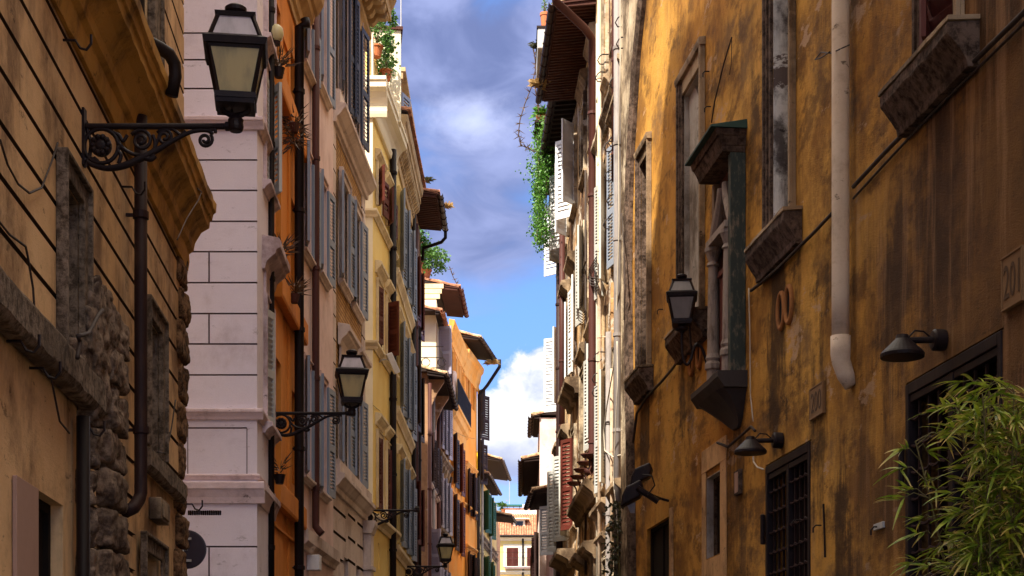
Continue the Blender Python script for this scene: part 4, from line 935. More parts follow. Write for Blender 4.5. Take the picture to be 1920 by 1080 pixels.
zz = zJ(700); course(fJ2, J, 'cornice', -.12, l2 + .1, [(.003, zz - .35), (.06, zz - .35), (.08, zz - .1), (.14, zz + .05), (.18, zz + .3), (.27, zz + .42), (.3, zz + .6), (.003, zz + .62)], 'tangerine_trim', .002, .006)
eave(fJ2, J, -.25, l2 + .15, zJ(655), .7, 'soffit', 'ironwarm', tile='tile_old', pitch=.5, back=2.2)
mb = MB(); p1 = fJ2.P(l2 + .1, .95, zJ(655)); mb.tube([p1, p1 + Vector((0, 0, -.3)), fJ2.P(l2 - .05, .45, zJ(655) - 1.1), fJ2.P(l2 - .1, .12, zJ(655) - 1.5), fJ2.P(l2 - .1, .1, zJ(655) - 7)], .07, 10); mb.build('gutter_pipe', 'blackpipe', J, smooth=True)
# ---- K: low house with green shutters, brown shutter leaves sticking out before it
fK = Fac((894, 67.1), (931, 77)); K = thing('green_shutter_house', (fK.o.x, fK.o.y, 0), 'small ochre house with bottle green shutters and leaning gutters, farthest on the left', 'building')
rk = []; lk = fK.len; zK = lambda y: fK.z(897, y)
def dshut(u, zlo, zhi, lw, an, mat): win(fK, K, rk, u, .8, zlo, zhi, .2, 'oldwood', ('ochre_pale', .08, .03), None, None, (mat, 30, an, lw, .09))
dshut(.35, zK(820), zK(735), .62, 32, 'darkbrown'); dshut(.35, zK(905), zK(828), .5, 30, 'darkbrown')
for u_ in (2.6, 5.0): dshut(u_, zK(985), zK(908), .55, 24, 'green'); dshut(u_, zK(1105), zK(1035), .55, 20, 'green')
wall(fK, K, 0, lk, zK(890), rk, 'ochre_pale', 6)
for y in (998, 1010): z_ = zK(y); course(fK, K, 'string_course', 1.2, lk, pr(z_ - .12, .2, .1), 'old_trim', .004)
eave(fK, K, 1.0, lk - 3.0, zK(888), .36, 'soffit', 'ironwarm', tile='tile_old', back=2)
up = MB(); up.box(fK, 1.9, 5.5, -3.0, -.3, zK(892), zK(866)); up.build('upper_storey', 'acid', K)
fk2 = Fac((905, 73), (925, 80)); eave(fk2, K, -.5, 5.5, fk2.z(905, 866), .85, 'soffit', 'ironwarm', tile='tile_old', back=2, pitch=.5, gable='acid')
eave(fK, K, lk - 2.6, lk - .3, zK(930), .85, 'soffit', 'blackpipe', tile='tile_old', back=2)
for px, m_ in ((897, 'blackpipe'), (904, 'greypipe'), (920, 'greypipe')): pipe(fK, K, px, .1, .06, 0, zK(900), m_)
fK2 = Fac((931, 78), (938, 92)); K2 = thing('dark_house', (fK2.o.x, fK2.o.y, 0), 'dark low house with a jutting tiled eave before the yellow end building', 'building')
rk2 = []; win(fK2, K2, rk2, 2, 1, 6, 8, .2, 'oldwood', None, None, None, ('darkbrown', 40, 30, .7, .1)); win(fK2, K2, rk2, 6, 1, 6, 8, .2, 'oldwood', None, None, None, ('maroon', 40, 30, .7, .1))
wall(fK2, K2, 0, fK2.len, fK2.z(931, 950), rk2, 'brown', 6); eave(fK2, K2, 0, 5, fK2.z(931, 1000, .5), .9, 'soffit_red', 'ironwarm', tile='tile', back=1)
# ---- L: yellow house closing the street
fL = Fac((900, 150), (1040, 150)); Lb = thing('end_building', (fL.o.x, fL.o.y, 0), 'yellow house closing the far end of the street, red tiled roof and roof terrace', 'building')
rl_ = []; zL = lambda y: CZ + (YH - y) / FOC * 150; uL = lambda px: fL.u(px)
for px in (961, 999):
    wo = win(fL, Lb, rl_, uL(px) - .55, 1.1, zL(1063), zL(1027), .2, 'oldwood', ('cream', .3, .05), None, None, ('maroon', 178, 178, .54, .12))
for px in (925, 961, 999): win(fL, Lb, rl_, uL(px) - .55, 1.1, zL(1120), zL(1088), .2, 'oldwood', ('cream', .3, .05))
wall(fL, Lb, 0, fL.len, zL(1006), rl_, 'yellow', 8)
for y in (1012, 1075): z_ = zL(y); course(fL, Lb, 'string_course', 0, fL.len, pr(z_ - .1, .35, .25), 'cream', 0)
course(fL, Lb, 'balcony', uL(946), uL(1012), [(.003, zL(1068)), (.5, zL(1067)), (.6, zL(1064)), (.6, zL(1063)), (.003, zL(1063))], 'pinkwhite', 0)
rl = MB()
for k in range(26): p = fL.P(uL(948) + k * .13 * 1.0, .55, zL(1063)); rl.tube([p, p + Vector((0, 0, .8))], .015, 4)
rl.tube([fL.P(uL(948), .55, zL(1063) + .8), fL.P(uL(1012), .55, zL(1063) + .8)], .02, 5); rl.build('railing', 'iron', Lb)
rt = MB(); z0, z1 = zL(1005), zL(957)                              # tiled slope facing the street
k = 0; u_ = 0
while u_ < fL.len:
    rr = []
    for i in range(12):
        t = i / 11; n_ = .4 - 3.6 * t; zz = z0 + (z1 - z0) * t + (.06 if i % 2 else 0) + rnd.uniform(-.03, .03); rr.append([fL.P(u_ + .11 + math.cos(a) * .11, n_, zz + math.sin(a) * .12) for a in [math.pi * q / 4 for q in range(5)]])
    rt.ring(rr); u_ += .23
rt.prism(fL, 0, fL.len, [(.4, z0 - .04), (.4, z0 - .005), (-3.2, z1 - .005), (-3.2, z1 - .2)]); rt.build('roof', 'tile', Lb)
gt = MB(); gt.tube([fL.P(0, .5, z0 - .05), fL.P(fL.len, .5, z0 - .05)], .11, 8); gt.build('gutter', 'blackpipe', Lb)
pipe(fL, Lb, 980.5, .12, .09, 0, z0 - .1, 'blackpipe')
dm = MB(); uc = uL(973.5); zq = zL(988); dm.box(fL, uc - .55, uc + .55, -2.4, -1.1, zq, zq + .85); dm.box(fL, uc - .95, uc + .95, -2.6, -.75, zq + .853, zq + .95); dm.build('dormer', 'cream', Lb)
dm = MB(); dm.box(fL, uc - .36, uc + .36, -1.098, -1.07, zq + .17, zq + .67); dm.build('dormer_window', 'pane', Lb)
up = MB(); up.box(fL, uL(947), uL(1012), -6, -3.1, zL(965), zL(946)); up.build('upper_wall', 'pinkwhite', Lb); up = MB()
for k in range(32): c = fL.P(uL(947) + k * .105, -3.05, zL(945.5)); up.tube([c, c + Vector((0, 1.5, .2))], .07, 6)
up.build('wall_coping', 'tile', Lb)
ac = MB(); ac.box(fL, uL(980), uL(991), -3.6, -3.2, zL(946.3), zL(937)); ac.build('air_unit', 'white', Lb, bevel=.02); ac = MB(); ac.lathe(fL.P(uL(985), -3.2, zL(941.6)), [(.1, -.03), (.19, -.02), (.19, .01), (.1, .012)], 16, (0, -1, 0)); ac.build('fan_grille', 'metalgrey', Lb)
gl = MB(); gl.box(fL, uL(936), uL(1006), -5.2, -5.12, zL(950), zL(939)); gl.build('glass_balustrade', 'tealglass', Lb); gl = MB(); gl.box(fL, uL(936), uL(1000), -5.9, -4.9, zL(934.5), zL(932.2)); gl.build('awning', 'teal', Lb)
gl = MB()
for px in (939, 951, 963, 975, 994): gl.box(fL, uL(px) - .03, uL(px) + .03, -5.25, -5.19, zL(950), zL(934.6))
gl.build('awning_post', 'teal', Lb)
for i, (px, lab) in enumerate(((944, 'green terrace shrub left of the far glass balustrade'), (996, 'green terrace shrub right of the air unit on the far roof'))):
    pot('terrace_shrub', fL.P(uL(px), -4.2, zL(950)), .25, .3, lab, 'shrubleaf', (.6, .5, .55), 260, .2, 40 + i, 1)
p0 = fL.P(uL(955), -6, zL(950)); am = MB(); am.tube([p0, p0 + Vector((0, 0, 3.6))], .03, 5); am.tube([p0 + Vector((-.3, 0, 3.5)), p0 + Vector((.3, 0, 3.5))], .02, 5); tag(am.build('antenna', 'metalgrey'), 'thin aerial mast rising from the far roof terrace against the sky', 'antenna')
fL2 = Fac((820, 175), (1100, 175)); bk = thing('backdrop_house', (fL2.o.x, fL2.o.y, 0), 'plain cream block standing behind the far yellow house', 'building'); wall(fL2, bk, 0, fL2.len, 16, [], 'cream', 8)
# ================================================================== RIGHT SIDE
KO = 16060.0
def dO(px): return KO / (px - 600)
fO = Fac((2300, dO(2300)), (1186, dO(1186))); O = thing('ochre_palace', (fO.o.x, fO.o.y, 0), 'long ochre plaster wall, stained brown, with tall stone-framed windows and iron grilles, on the right', 'building')
ro = []; U0 = -8.0; U1 = fO.len; TO = 17.5
zs_ = 5.70 + CZ
def ow(pn, pf, zlo, zhi, dep, **k):
    u0, u1 = fO.u(pn), fO.u(pf); return win(fO, O, ro, u0, u1 - u0, zlo, zhi, dep, k.pop('frame', 'oldwood'), **k)
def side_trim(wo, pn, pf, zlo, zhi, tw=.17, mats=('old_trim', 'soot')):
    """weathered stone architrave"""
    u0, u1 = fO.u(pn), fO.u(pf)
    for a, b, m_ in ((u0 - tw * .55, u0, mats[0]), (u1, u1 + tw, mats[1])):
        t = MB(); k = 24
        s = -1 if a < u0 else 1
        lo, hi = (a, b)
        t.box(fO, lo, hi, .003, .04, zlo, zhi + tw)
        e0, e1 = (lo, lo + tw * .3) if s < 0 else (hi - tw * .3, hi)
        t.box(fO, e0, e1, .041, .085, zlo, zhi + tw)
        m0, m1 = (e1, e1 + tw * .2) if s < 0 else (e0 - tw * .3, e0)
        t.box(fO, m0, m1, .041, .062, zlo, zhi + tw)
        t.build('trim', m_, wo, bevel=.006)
    t = MB(); t.box(fO, u0, u1, .003, .04, zhi, zhi + tw); t.prism(fO, u0 - tw * .55 - .03, u1 + tw + .03, [(.003, zhi + tw + .003), (.085, zhi + tw + .003), (.1, zhi + tw + .06), (.1, zhi + tw + .1), (.003, zhi + tw + .12)], .006); t.build('lintel', 'old_trim', wo, bevel=.005)
def stone_sill(par, pn, pf, z, p, h=.36, mat='soot'):
    u0, u1 = fO.u(pn), fO.u(pf); t = MB()
    t.prism(fO, u0, u1, [(.003, z - h), (p * .38, z - h), (p * .42, z - h * .82), (p * .62, z - h * .62), (p * .9, z - h * .36), (p * .97, z - h * .3), (p, z - .09), (p, z), (.003, z + .02)], .012, .08, pn); t.build('sill', mat, par, bevel=.005)
    t = MB(); t.prism(fO, u0 - .012, u1 + .012, [(p * .9, z + .004), (p + .012, z + .004), (p + .012, z + .045), (.003, z + .065), (.003, z + .025)], .008, .08, pn + 1); t.build('sill_top', 'old_trim', par, bevel=.004)
def lining(wo, pn, pf, zlo, zhi, dep, mat):
    u0, u1 = fO.u(pn), fO.u(pf); t = MB(); e = .014
    t.box(fO, u1 - e, u1 - .001, -dep + .065, .001, zlo, zhi - .001); t.box(fO, u0 + .001, u0 + e, -dep + .065, .001, zlo, zhi - .001); t.box(fO, u0 + e, u1 - e, -dep + .065, .001, zhi - e, zhi - .001); t.build('reveal', mat, wo)
# four tall windows of the main floor
w1 = ow(1800, 1742, zs_ + .03, 9.4 + CZ, .30, frame='maroon', trim=None); side_trim(w1, 1800, 1742, zs_, 9.4 + CZ, .2, ('old_trim', 'soot')); stone_sill(w1, 1838, 1703, zs_, .27)
t = MB(); leaf_mesh(fO, fO.u(1802), zs_ + .1, 9.3 + CZ, .62, 168, -1, t, pitch=.16, n0=.0); t.build('shutter', 'maroon', w1)
t = MB(); leaf_mesh(fO, fO.u(1744), zs_ + .1, 9.3 + CZ, .62, 150, 1, t, pitch=.16, n0=-.02); t.build('shutter', 'maroon', w1)
w2 = ow(1488, 1450, zs_ + .03, 9.35 + CZ, .27, pane='dark', mull=False, frame='soot'); side_trim(w2, 1488, 1450, zs_, 9.35 + CZ, .2, ('old_trim', 'soot')); stone_sill(w2, 1505, 1430, zs_, .22)
w3 = ow(1319, 1283, zs_ + .06, 9.25 + CZ, .18, pane='dark', mull=False, frame='graystone'); side_trim(w3, 1319, 1283, zs_, 9.25 + CZ, .2, ('old_trim', 'soot')); stone_sill(w3, 1330, 1277, zs_ + .0, .25)
w4 = ow(1220, 1203, zs_ + .06, 9.3 + CZ, .14, pane='dark', mull=False, frame='soot'); side_trim(w4, 1220, 1203, zs_, 9.3 + CZ, .16, ('old_trim', 'soot')); stone_sill(w4, 1226, 1198, zs_ + .03, .25)
w0 = ow(2290, 2190, zs_, 9.4 + CZ, .3, trim=('old_trim', .2, .06))
lining(w1, 1800, 1742, zs_ + .03, 9.4 + CZ, .30, 'soot'); lining(w2, 1488, 1450, zs_ + .03, 9.35 + CZ, .27, 'sunlit_scar'); lining(w3, 1319, 1283, zs_ + .06, 9.25 + CZ, .18, 'graystone'); lining(w4, 1220, 1203, zs_ + .06, 9.3 + CZ, .14, 'soot')
# half-walled openings: infill with a slanting top
def infill(wo, pn, pf, zlo, ztn, ztf, mat='graystone', dep=.16):
    u0, u1 = fO.u(pn) + .02, fO.u(pf) - .02; t = MB()
    pts = [(u0, zlo), (u1, zlo), (u1, ztf), (u0, ztn)]; t.hexa([fO.P(u, n, z) for n in (-dep, -dep + .09) for u, z in pts]); t.build('infill', mat, wo)
infill(w3, 1319, 1283, zs_ + .06, fO.z(1318, 285, -.2), fO.z(1284, 165, -.2))
# lower openings: grilles, niche, doorway
zg = 3.10 + CZ
def grille(pn, pf, lab=None):
    u0, u1 = fO.u(pn), fO.u(pf); ro.append((u0, u1, .15, zg, -.32)); ro.append((u0 - .02, u1 + .02, zg, zg + .02, -.05))
    f_ = MB(); fw = .075
    f_.box(fO, u0, u0 + fw, -.10, .015, .15, zg); f_.box(fO, u1 - fw, u1, -.10, .015, .15, zg); f_.box(fO, u0 + fw, u1 - fw, -.10, .015, zg - .10, zg)
    um = (u0 + u1) / 2; f_.box(fO, um - .045, um + .045, -.09, .004, .15, zg - .103); f_.box(fO, u0 + fw, um - .048, -.085, -.003, zg - .17, zg - .104); f_.box(fO, um + .048, u1 - fw, -.085, -.003, zg - .17, zg - .104)
    o = f_.build('grille', 'iron', O, bevel=.006)
    b = MB()
    for a0, a1 in ((u0 + fw, um - .045), (um + .045, u1 - fw)):
        k = 4
        for i in range(k):
            uu = a0 + (a1 - a0) * (i + .5) / k; b.box(fO, uu - .012, uu + .012, -.065, -.041, .15, zg - .16)
        z_ = .3
        while z_ < zg - .25:
            pts = []
            m_ = 16
            for i in range(m_ + 1): pts.append(fO.P(a0 + (a1 - a0) * i / m_, -.035 + .012 * math.cos(i * math.pi / 2), z_ + .012 * math.sin(i * math.pi / 2)))
            b.tube(pts, .016, 5); z_ += .243
    b.build('grille_bars', 'ironwarm', o)
    p_ = MB(); p_.box(fO, u0 + .01, u1 - .01, -.315, -.30, .16, zg - .01); p_.build('pane', 'dark', o)
    for zz in (zg - .75, zg - 2.2):
        h = MB(); c = fO.P(u1 + .02, .04, zz); h.lathe(c, [(.022, -.18), (.03, -.17), (.03, .17), (.022, .18)], 8); h.build('hinge', 'iron', o)
grille(1520, 1437); grille(1880, 1700)
wn = ow(1353, 1325, 2.30 + CZ, 3.42 + CZ, .16, pane='dark', frame='soot', mull=False); lining(wn, 1353, 1325, 2.30 + CZ, 3.42 + CZ, .16, 'graystone')
t = MB(); u0, u1 = fO.u(1353), fO.u(1325)
t.box(fO, u0 - .30, u0, .003, .025, 1.9 + CZ, 3.5 + CZ); t.box(fO, u1, u1 + .22, .003, .02, 1.9 + CZ, 3.5 + CZ); t.box(fO, u0 - .3, u1 + .22, .003, .022, 3.503 + CZ, 3.82 + CZ); t.box(fO, u0, u1, .003, .024, 1.85 + CZ, 2.28 + CZ); t.build('trim', 'ochre', wn, bevel=.012)
u0, u1 = fO.u(1258), fO.u(1213); zt = fO.z(1258, 966)
win(fO, O, ro, u0, u1 - u0, .02, zt, .12, 'dark', None, wname='doorway', pane='dark')
t = MB(); t.box(fO, fO.u(1263), fO.u(1258), .003, .03, .02, zt + .1); t.build('door_jamb', 'ochre', O)
for px in (1700, 1448): pass
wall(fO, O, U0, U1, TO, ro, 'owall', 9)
zt_ = TO; course(fO, O, 'top_cornice', U0, U1, [(.003, TO - .5), (.1, TO - .5), (.2, TO - .2), (.5, TO), (.55, TO + .2), (.003, TO + .25)], 'old_trim', .006)
# oval terracotta vents
for px, py in ((1467, 583), (1481.5, 571), (1298, 676), (1313, 662)):
    c = fO.at(px, py, .0); up = Vector((0, 0, 1)); tt = Vector((fO.t.x, fO.t.y, 0)); nn = Vector((fO.n.x, fO.n.y, 0))
    m_ = MB(); ring = [c + nn * .015 + tt * math.cos(a) * .125 + up * math.sin(a) * .205 for a in [2 * math.pi * i / 24 for i in range(24)]]; m_.tube(ring, .030, 8, closed=True)
    o = m_.build('oval_vent', 'vent', O, smooth=True)
    m_ = MB(); m_.poly([p - nn * .008 for p in ring]); m_.build('vent_hole', 'dark', o, closed=False)
# brackets for the big cable, drain
def cblist(l, n): return fpts(fO, l, n)
cable(cblist([(1925, 18), (1850, 92), (1775, 165), (1722, 222), (1660, 285), (1600, 350)], .05), .022, 'cable', 'thick old cable climbing along the dark right wall under the top right sill')
cable(cblist([(1925, 38), (1850, 112), (1775, 185), (1722, 240), (1662, 304), (1600, 372)], .03), .013, 'cable', 'thinner cable running below the thick cable at top right')
cable(cblist([(1560, 400), (1530, 432), (1500, 462), (1460, 502), (1425, 532), (1408, 545)], .05), .02, 'cable', 'dark cable sagging from the pale pipe to behind the small shrine')
cable(cblist([(1345, 612), (1322, 618), (1300, 640), (1280, 660), (1262, 690), (1240, 716), (1214, 742), (1194, 775), (1187, 830)], .05), .022, 'cable', 'dark cable drooping from the shrine across to the corner of the ochre wall')
cable(cblist([(1345, 830), (1365, 838), (1395, 812), (1408, 800), (1416, 808)], .06), .018, 'cable', 'dark cable under the shrine corbel leading to the first lamp')
cable(cblist([(1404, 540), (1406, 620), (1407, 740), (1412, 790)], .03), .008, 'cable_pale', 'thin pale wire hanging down beside the weathered shrine post')
cable(cblist([(1334, 230), (1340, 190), (1357, 120), (1372, 70)], .06), .010, 'cable', 'thin stay wire rising from the shrine roof to a wall hook')
cable(cblist([(1372, 70), (1371, 120), (1368, 140)], .03), .005, 'cable', 'short thin wire hanging from the hook above the shrine')
cable([fO.at(x, y, n) for x, y, n in ((1593, 84, .05), (1575, 92, .21), (1558, 100, .15), (1540, 98, .08), (1528, 112, .07), (1540, 108, .1), (1556, 97, .16))], .007, 'cable', 'wire twisted around the pale downpipe near the top')
# pale downpipe with ceramic shoe
uo = fO.u(1576, .12); m_ = MB(); zq = fO.z(1576, 640, .12)
m_.tube([fO.P(uo, .12, zq), fO.P(uo, .12, 6), fO.P(uo, .12, TO)], .088, 18); dp = m_.build('drainpipe', 'whitepipe', O, smooth=True)
m_ = MB(); m_.tube([fO.P(uo, .12, zq + .05), fO.P(uo, .12, zq - .12), fO.P(uo, .115, zq - .2), fO.P(uo - .02, .075, zq - .34), fO.P(uo - .04, .02, zq - .46)], [.102, .102, .094, .088, .07], 16); m_.build('pipe_shoe', 'whitepipe', dp, smooth=True)
# wall clutter: iron hooks, small marks
for px, py in ((1330, 134), (1333, 200), (1243, 580), (1500, 975), (1540, 985), (1650, 988)):
    p = fO.at(px, py, 0); nn = Vector((fO.n.x, fO.n.y, 0)); h = MB(); h.tube([p, p + nn * .06, p + nn * .09 + Vector((0, 0, -.03)), p + nn * .09 + Vector((0, 0, -.08))], .009, 6); h.build('hook', 'iron', O)
m_ = MB(); m_.box(fO, fO.u(1660), fO.u(1643), .003, .03, fO.z(1650, 993), fO.z(1650, 981)); m_.build('junction_box', 'palegrey', O, bevel=.005)
m_ = MB(); m_.tube(fpts(fO, [(1544, 945), (1546, 1005), (1547, 1045)], .02), .012, 6); m_.build('iron_bar', 'iron', O)
m_ = MB(); m_.box(fO, fO.u(1393), fO.u(1383), .003, .05, fO.z(1388, 928), fO.z(1388, 882)); ob = m_.build('notice_frame', 'soot', O, bevel=.004); m_ = MB(); m_.box(fO, fO.u(1391), fO.u(1385), .051, .056, fO.z(1388, 924), fO.z(1388, 886)); m_.build('notice', 'paper', ob)
# number plaques
def plaque(pn, pf, yt, yb, txt, lab):
    u0, u1 = fO.u(pn), fO.u(pf); pm_ = (pn + pf) / 2; z1, z0 = fO.z(pm_, yt), fO.z(pm_, yb); t = thing('house_number', fO.P((u0 + u1) / 2, 0, z0), lab, 'number plaque')
    m = MB(); m.box(fO, u0, u1, .003, .035, z0, z1); e = .018
    for a, b, c, d in ((u0, u1, z0, z0 + e), (u0, u1, z1 - e, z1), (u0, u0 + e, z0 + e, z1 - e), (u1 - e, u1, z0 + e, z1 - e)): m.box(fO, a + .001, b - .001, .0355, .043, c + .001, d - .001)
    m.build('plaque', 'marble', t, bevel=.003)
    cu = bpy.data.curves.new('number', 'FONT'); cu.body = txt; cu.size = 1; cu.extrude = .012; tmp = bpy.data.objects.new('tmp', cu); COL.objects.link(tmp)
    dg = bpy.context.evaluated_depsgraph_get(); me = bpy.data.meshes.new_from_object(tmp.evaluated_get(dg)); bpy.data.objects.remove(tmp)
    xs = [v.co.x for v in me.vertices]; ys = [v.co.y for v in me.vertices]; x0, x1, y0, y1 = min(xs), max(xs), min(ys), max(ys)
    mb = MB(); W_, Hh = (u1 - u0) * .76, (z1 - z0) * .62
    for v in me.vertices: mb.v.append(fO.P(u1 - (u1 - u0) * .12 - (v.co.x - x0) / (x1 - x0) * W_, .037 + max(0, v.co.z) * .3, z0 + (z1 - z0) * .19 + (v.co.y - y0) / (y1 - y0) * Hh))
    mb.f = [tuple(p.vertices) for p in me.polygons]; mb.build('number', 'ink', t); return t
plaque(1549, 1524, 722, 782, '200', 'square stone plaque with number 200 beside the smaller grille'); plaque(1925, 1886, 472, 575, '201', 'square stone plaque with number 201 at the far right edge')
# ---- shrine
uS0, uS1 = fO.u(1398), fO.u(1352); S0 = thing('wall_shrine', fO.P((uS0 + uS1) / 2, 0, fO.z(1375, 800)), 'weathered wooden street shrine with a green canopy and dark corbel on the ochre wall', 'shrine')
zr = fO.z(1398, 226); zb0 = fO.z(1400, 702); zb1 = fO.z(1390, 800)
m_ = MB()
def canopy(z0, z1, n1, o0, o1): m_.hexa([fO.P(uS0 - o0, .003, z0), fO.P(uS1 + o0, .003, z0), fO.P(uS1 + o0, n1, z0), fO.P(uS0 - o0, n1, z0), fO.P(uS0 - o1, .003, z1), fO.P(uS1 + o1, .003, z1), fO.P(uS1 + o1, n1 + (o1 - o0), z1), fO.P(uS0 - o1, n1 + (o1 - o0), z1)])
canopy(zr - .40, zr - .33, .30, .0, .02); canopy(zr - .327, zr - .22, .32, .02, .06); canopy(zr - .217, zr - .13, .38, .06, .08); m_.build('canopy', 'soot', S0, bevel=.006)
m_ = MB(); m_.hexa([fO.P(uS0 - .10, .003, zr - .127), fO.P(uS1 + .10, .003, zr - .127), fO.P(uS1 + .10, .47, zr - .127), fO.P(uS0 - .10, .47, zr - .127), fO.P(uS0 - .08, .003, zr - .01), fO.P(uS1 + .08, .003, zr - .01), fO.P(uS1 + .09, .47, zr - .10), fO.P(uS0 - .09, .47, zr - .10)]); m_.build('canopy_cover', 'greenwood2', S0)
m_ = MB(); m_.box(fO, uS0 - .02, uS0 + .10, .003, .20, zb0 + .05, zr - .41); m_.build('side_board', 'greenwood', S0, bevel=.006)
m_ = MB(); m_.box(fO, uS1 - .10, uS1 + .02, .003, .12, zb0 + .05, zr - .41); m_.build('side_board', 'oldwood', S0, bevel=.006)
m_ = MB(); m_.box(fO, uS0 + .11, uS1 - .11, .003, .05, zb0 + .05, zr - .41); m_.build('back_board', 'soffit_red', S0)
for uc, nn_ in ((uS0 + .24, .16), (uS1 - .2, .16)):
    c = fO.P(uc, nn_, zb0); zt = fO.z(1360, 470) - zb0
    m_ = MB(); m_.lathe(c, [(.085, .03), (.085, .28), (.11, .30), (.11, .36), (.085, .40), (.10, .44), (.078, .50), (.072, zt * .6), (.062, zt - .22), (.085, zt - .20), (.06, zt - .15), (.10, zt - .03), (.11, zt - .02), (.11, zt + .03)], 14); m_.build('column', 'palewood', S0, smooth=False)
m_ = MB(); m_.box(fO, uS0 + .34, uS1 - .33, .06, .10, zb0 + .2, zb0 + 1.45); m_.box(fO, uS0 + .34, uS1 - .33, .06, .13, zb0 + 1.46, zb0 + 1.54); m_.build('picture_frame', 'maroon', S0, bevel=.01)
m_ = MB()                                                          # curved broken pediment
for sgn in (1, -1):
    cu_ = (uS0 + uS1) / 2; pts = []
    for i in range(13):
        t = i / 12; pts.append(fO.P(cu_ + sgn * (.46 - .34 * math.sin(t * 1.57) ** 1.5), .13, zb0 + zt + .12 + .60 * t))
    m_.tube(pts, [.075 - .035 * abs(i / 12 - .2) for i in range(13)], 8)
m_.box(fO, uS0 + .12, uS1 - .12, .055, .24, zb0 + zt + .035, zb0 + zt + .12); m_.build('pediment', 'palewood', S0)
m_ = MB(); rr = []; nq = 12                                        # corbel
for i in range(nq + 1):
    t = i / nq; hw = .56 * (1 - t) ** .8 + .12; n_ = .30 * (1 - t) ** 1.6 + .05; z_ = zb0 - .17 - (zb0 - .17 - zb1) * t; cu_ = (uS0 + uS1) / 2 - .26 * t
    rr.append([fO.P(cu_ - hw, .003, z_), fO.P(cu_ - hw * .96, n_ * .8, z_), fO.P(cu_ - hw * .7, n_, z_), fO.P(cu_ + hw * .7, n_, z_), fO.P(cu_ + hw * .96, n_ * .8, z_), fO.P(cu_ + hw, .003, z_)])
m_.ring(rr); m_.prism(fO, uS0 - .10, uS1 + .14, [(.003, zb0 - .165), (.30, zb0 - .165), (.34, zb0 - .1), (.38, zb0 - .04), (.38, zb0 + .03), (.003, zb0 + .045)], .006); m_.build('corbel', 'corbel', S0)
# ---- gate lamps
def gate_lamp(pd, py, ps, pys, lab):
    c = fO.at(pd, py, 0); nn = Vector((fO.n.x, fO.n.y, 0)); tt = Vector((fO.t.x, fO.t.y, 0)); up = Vector((0, 0, 1)); n_ = .38
    t = thing('gate_lamp', c, lab, 'wall light', 'wall lamps over the iron grilles')
    m = MB(); m.lathe(c, [(.02, .004), (.088, .005), (.092, .02), (.092, .10), (.075, .115), (.02, .118)], 24, nn); m.build('wall_disc', 'iron', t, smooth=False)
    m = MB(); m.tube([c + nn * .1, c + nn * .22 - up * .005, c + nn * .36 - up * .015], .028, 10); m.tube([c + nn * .13 + up * .02, c + nn * .19 + up * .07, c + nn * .27 + up * .075, c + nn * .33 + up * .01], .008, 6); m.build('arm', 'iron', t, smooth=False)
    s = c + nn * n_ - up * .13; m = MB(); m.lathe(s, [(.155, -.03), (.185, -.028), (.188, .0), (.175, .018), (.06, .13), (.05, .165), (.02, .17), (.01, .12), (.155, -.005)], 28); m.build('lamp_shade', 'iron', t, smooth=False)
    m = MB(); m.lathe(s, [(.02, -.02), (.15, -.018), (.15, -.010), (.02, -.008)], 24); m.build('lens', 'lampgrey', t); return t
gate_lamp(1467, 826, 1421, 833, 'dark conical wall lamp above the smaller iron grille, nearer the shrine'); gate_lamp(1772, 638, 1703, 650, 'dark conical wall lamp above the large iron grille behind the bamboo')
m_ = MB(); pts = [fO.at(x, y, .03) for x, y in ((1412, 852), (1413, 866), (1420, 876), (1432, 880))]; m_.tube(pts, .011, 6); tag(m_.build('cable', 'cable_pale'), 'bent pale conduit under the first conical lamp', 'cable')
# ---- double floodlight on an arm
c = fO.at(1254, 939, 0); nn = Vector((fO.n.x, fO.n.y, 0)); tt = Vector((fO.t.x, fO.t.y, 0)); up = Vector((0, 0, 1))
t = thing('twin_floodlight', c, 'black twin-headed floodlight on a thin arm above the dark doorway', 'wall light')
P_ = lambda px, py, n, o=0: fO.at(px, py, 0) * 0 + Vector(((px - XC) / FOC * n, n, CZ + (YH - py) / FOC * n))
dd = 24.2
m_ = MB(); m_.tube([c, c + nn * .12 + up * .03, P_(1222, 932, dd), P_(1198, 918, dd)], [.02, .02, .05, .05], 8); m_.tube([P_(1234, 941, dd), P_(1195, 914, dd)], .045, 8); m_.build('arm', 'iron', t)
for (x0, y0, x1, y1, y2), od in (((1163, 950, 1205, 928, 30), 0.0), ((1180, 912, 1222, 892, 26), .25)):
    m_ = MB(); d_ = dd + od; a = P_(x0 + 4, y0 - 8, d_); b = P_(x1 - 2, y0 - 18, d_); k = 8
    e1, e2 = P_(x0, y0, d_), P_(x1 - 4, y1 + 2, d_); t1, t2 = P_(x0 + 8, y0 - y2 - 8, d_), P_(x1, y1 - y2, d_)
    dpt = Vector((.04, .26, 0)); mids = [(e1, e2), (e1.lerp(t1, .55) + Vector((-.015, 0, 0)), e2.lerp(t2, .6) + Vector((.02, 0, 0))), (t1 + Vector((.02, 0, 0)), t2 - Vector((.03, 0, 0)))]
    m_.ring([[p, q, q + dpt, p + dpt] for p, q in mids]); m_.build('lamp_head', 'iron', t, bevel=.03)
m_ = MB(); m_.tube([P_(1205, 890, dd), P_(1222, 892, dd - .05), P_(1228, 910, dd - .05), P_(1214, 928, dd - .05)], .012, 6); m_.build('yoke', 'iron', t)
m_ = MB(); m_.hexa([P_(x, y, d_) for d_ in (dd + .1, dd + .14) for x, y in ((1176, 948), (1192, 941), (1190, 962), (1182, 962))]); m_.build('lens', 'lampgrey', t)
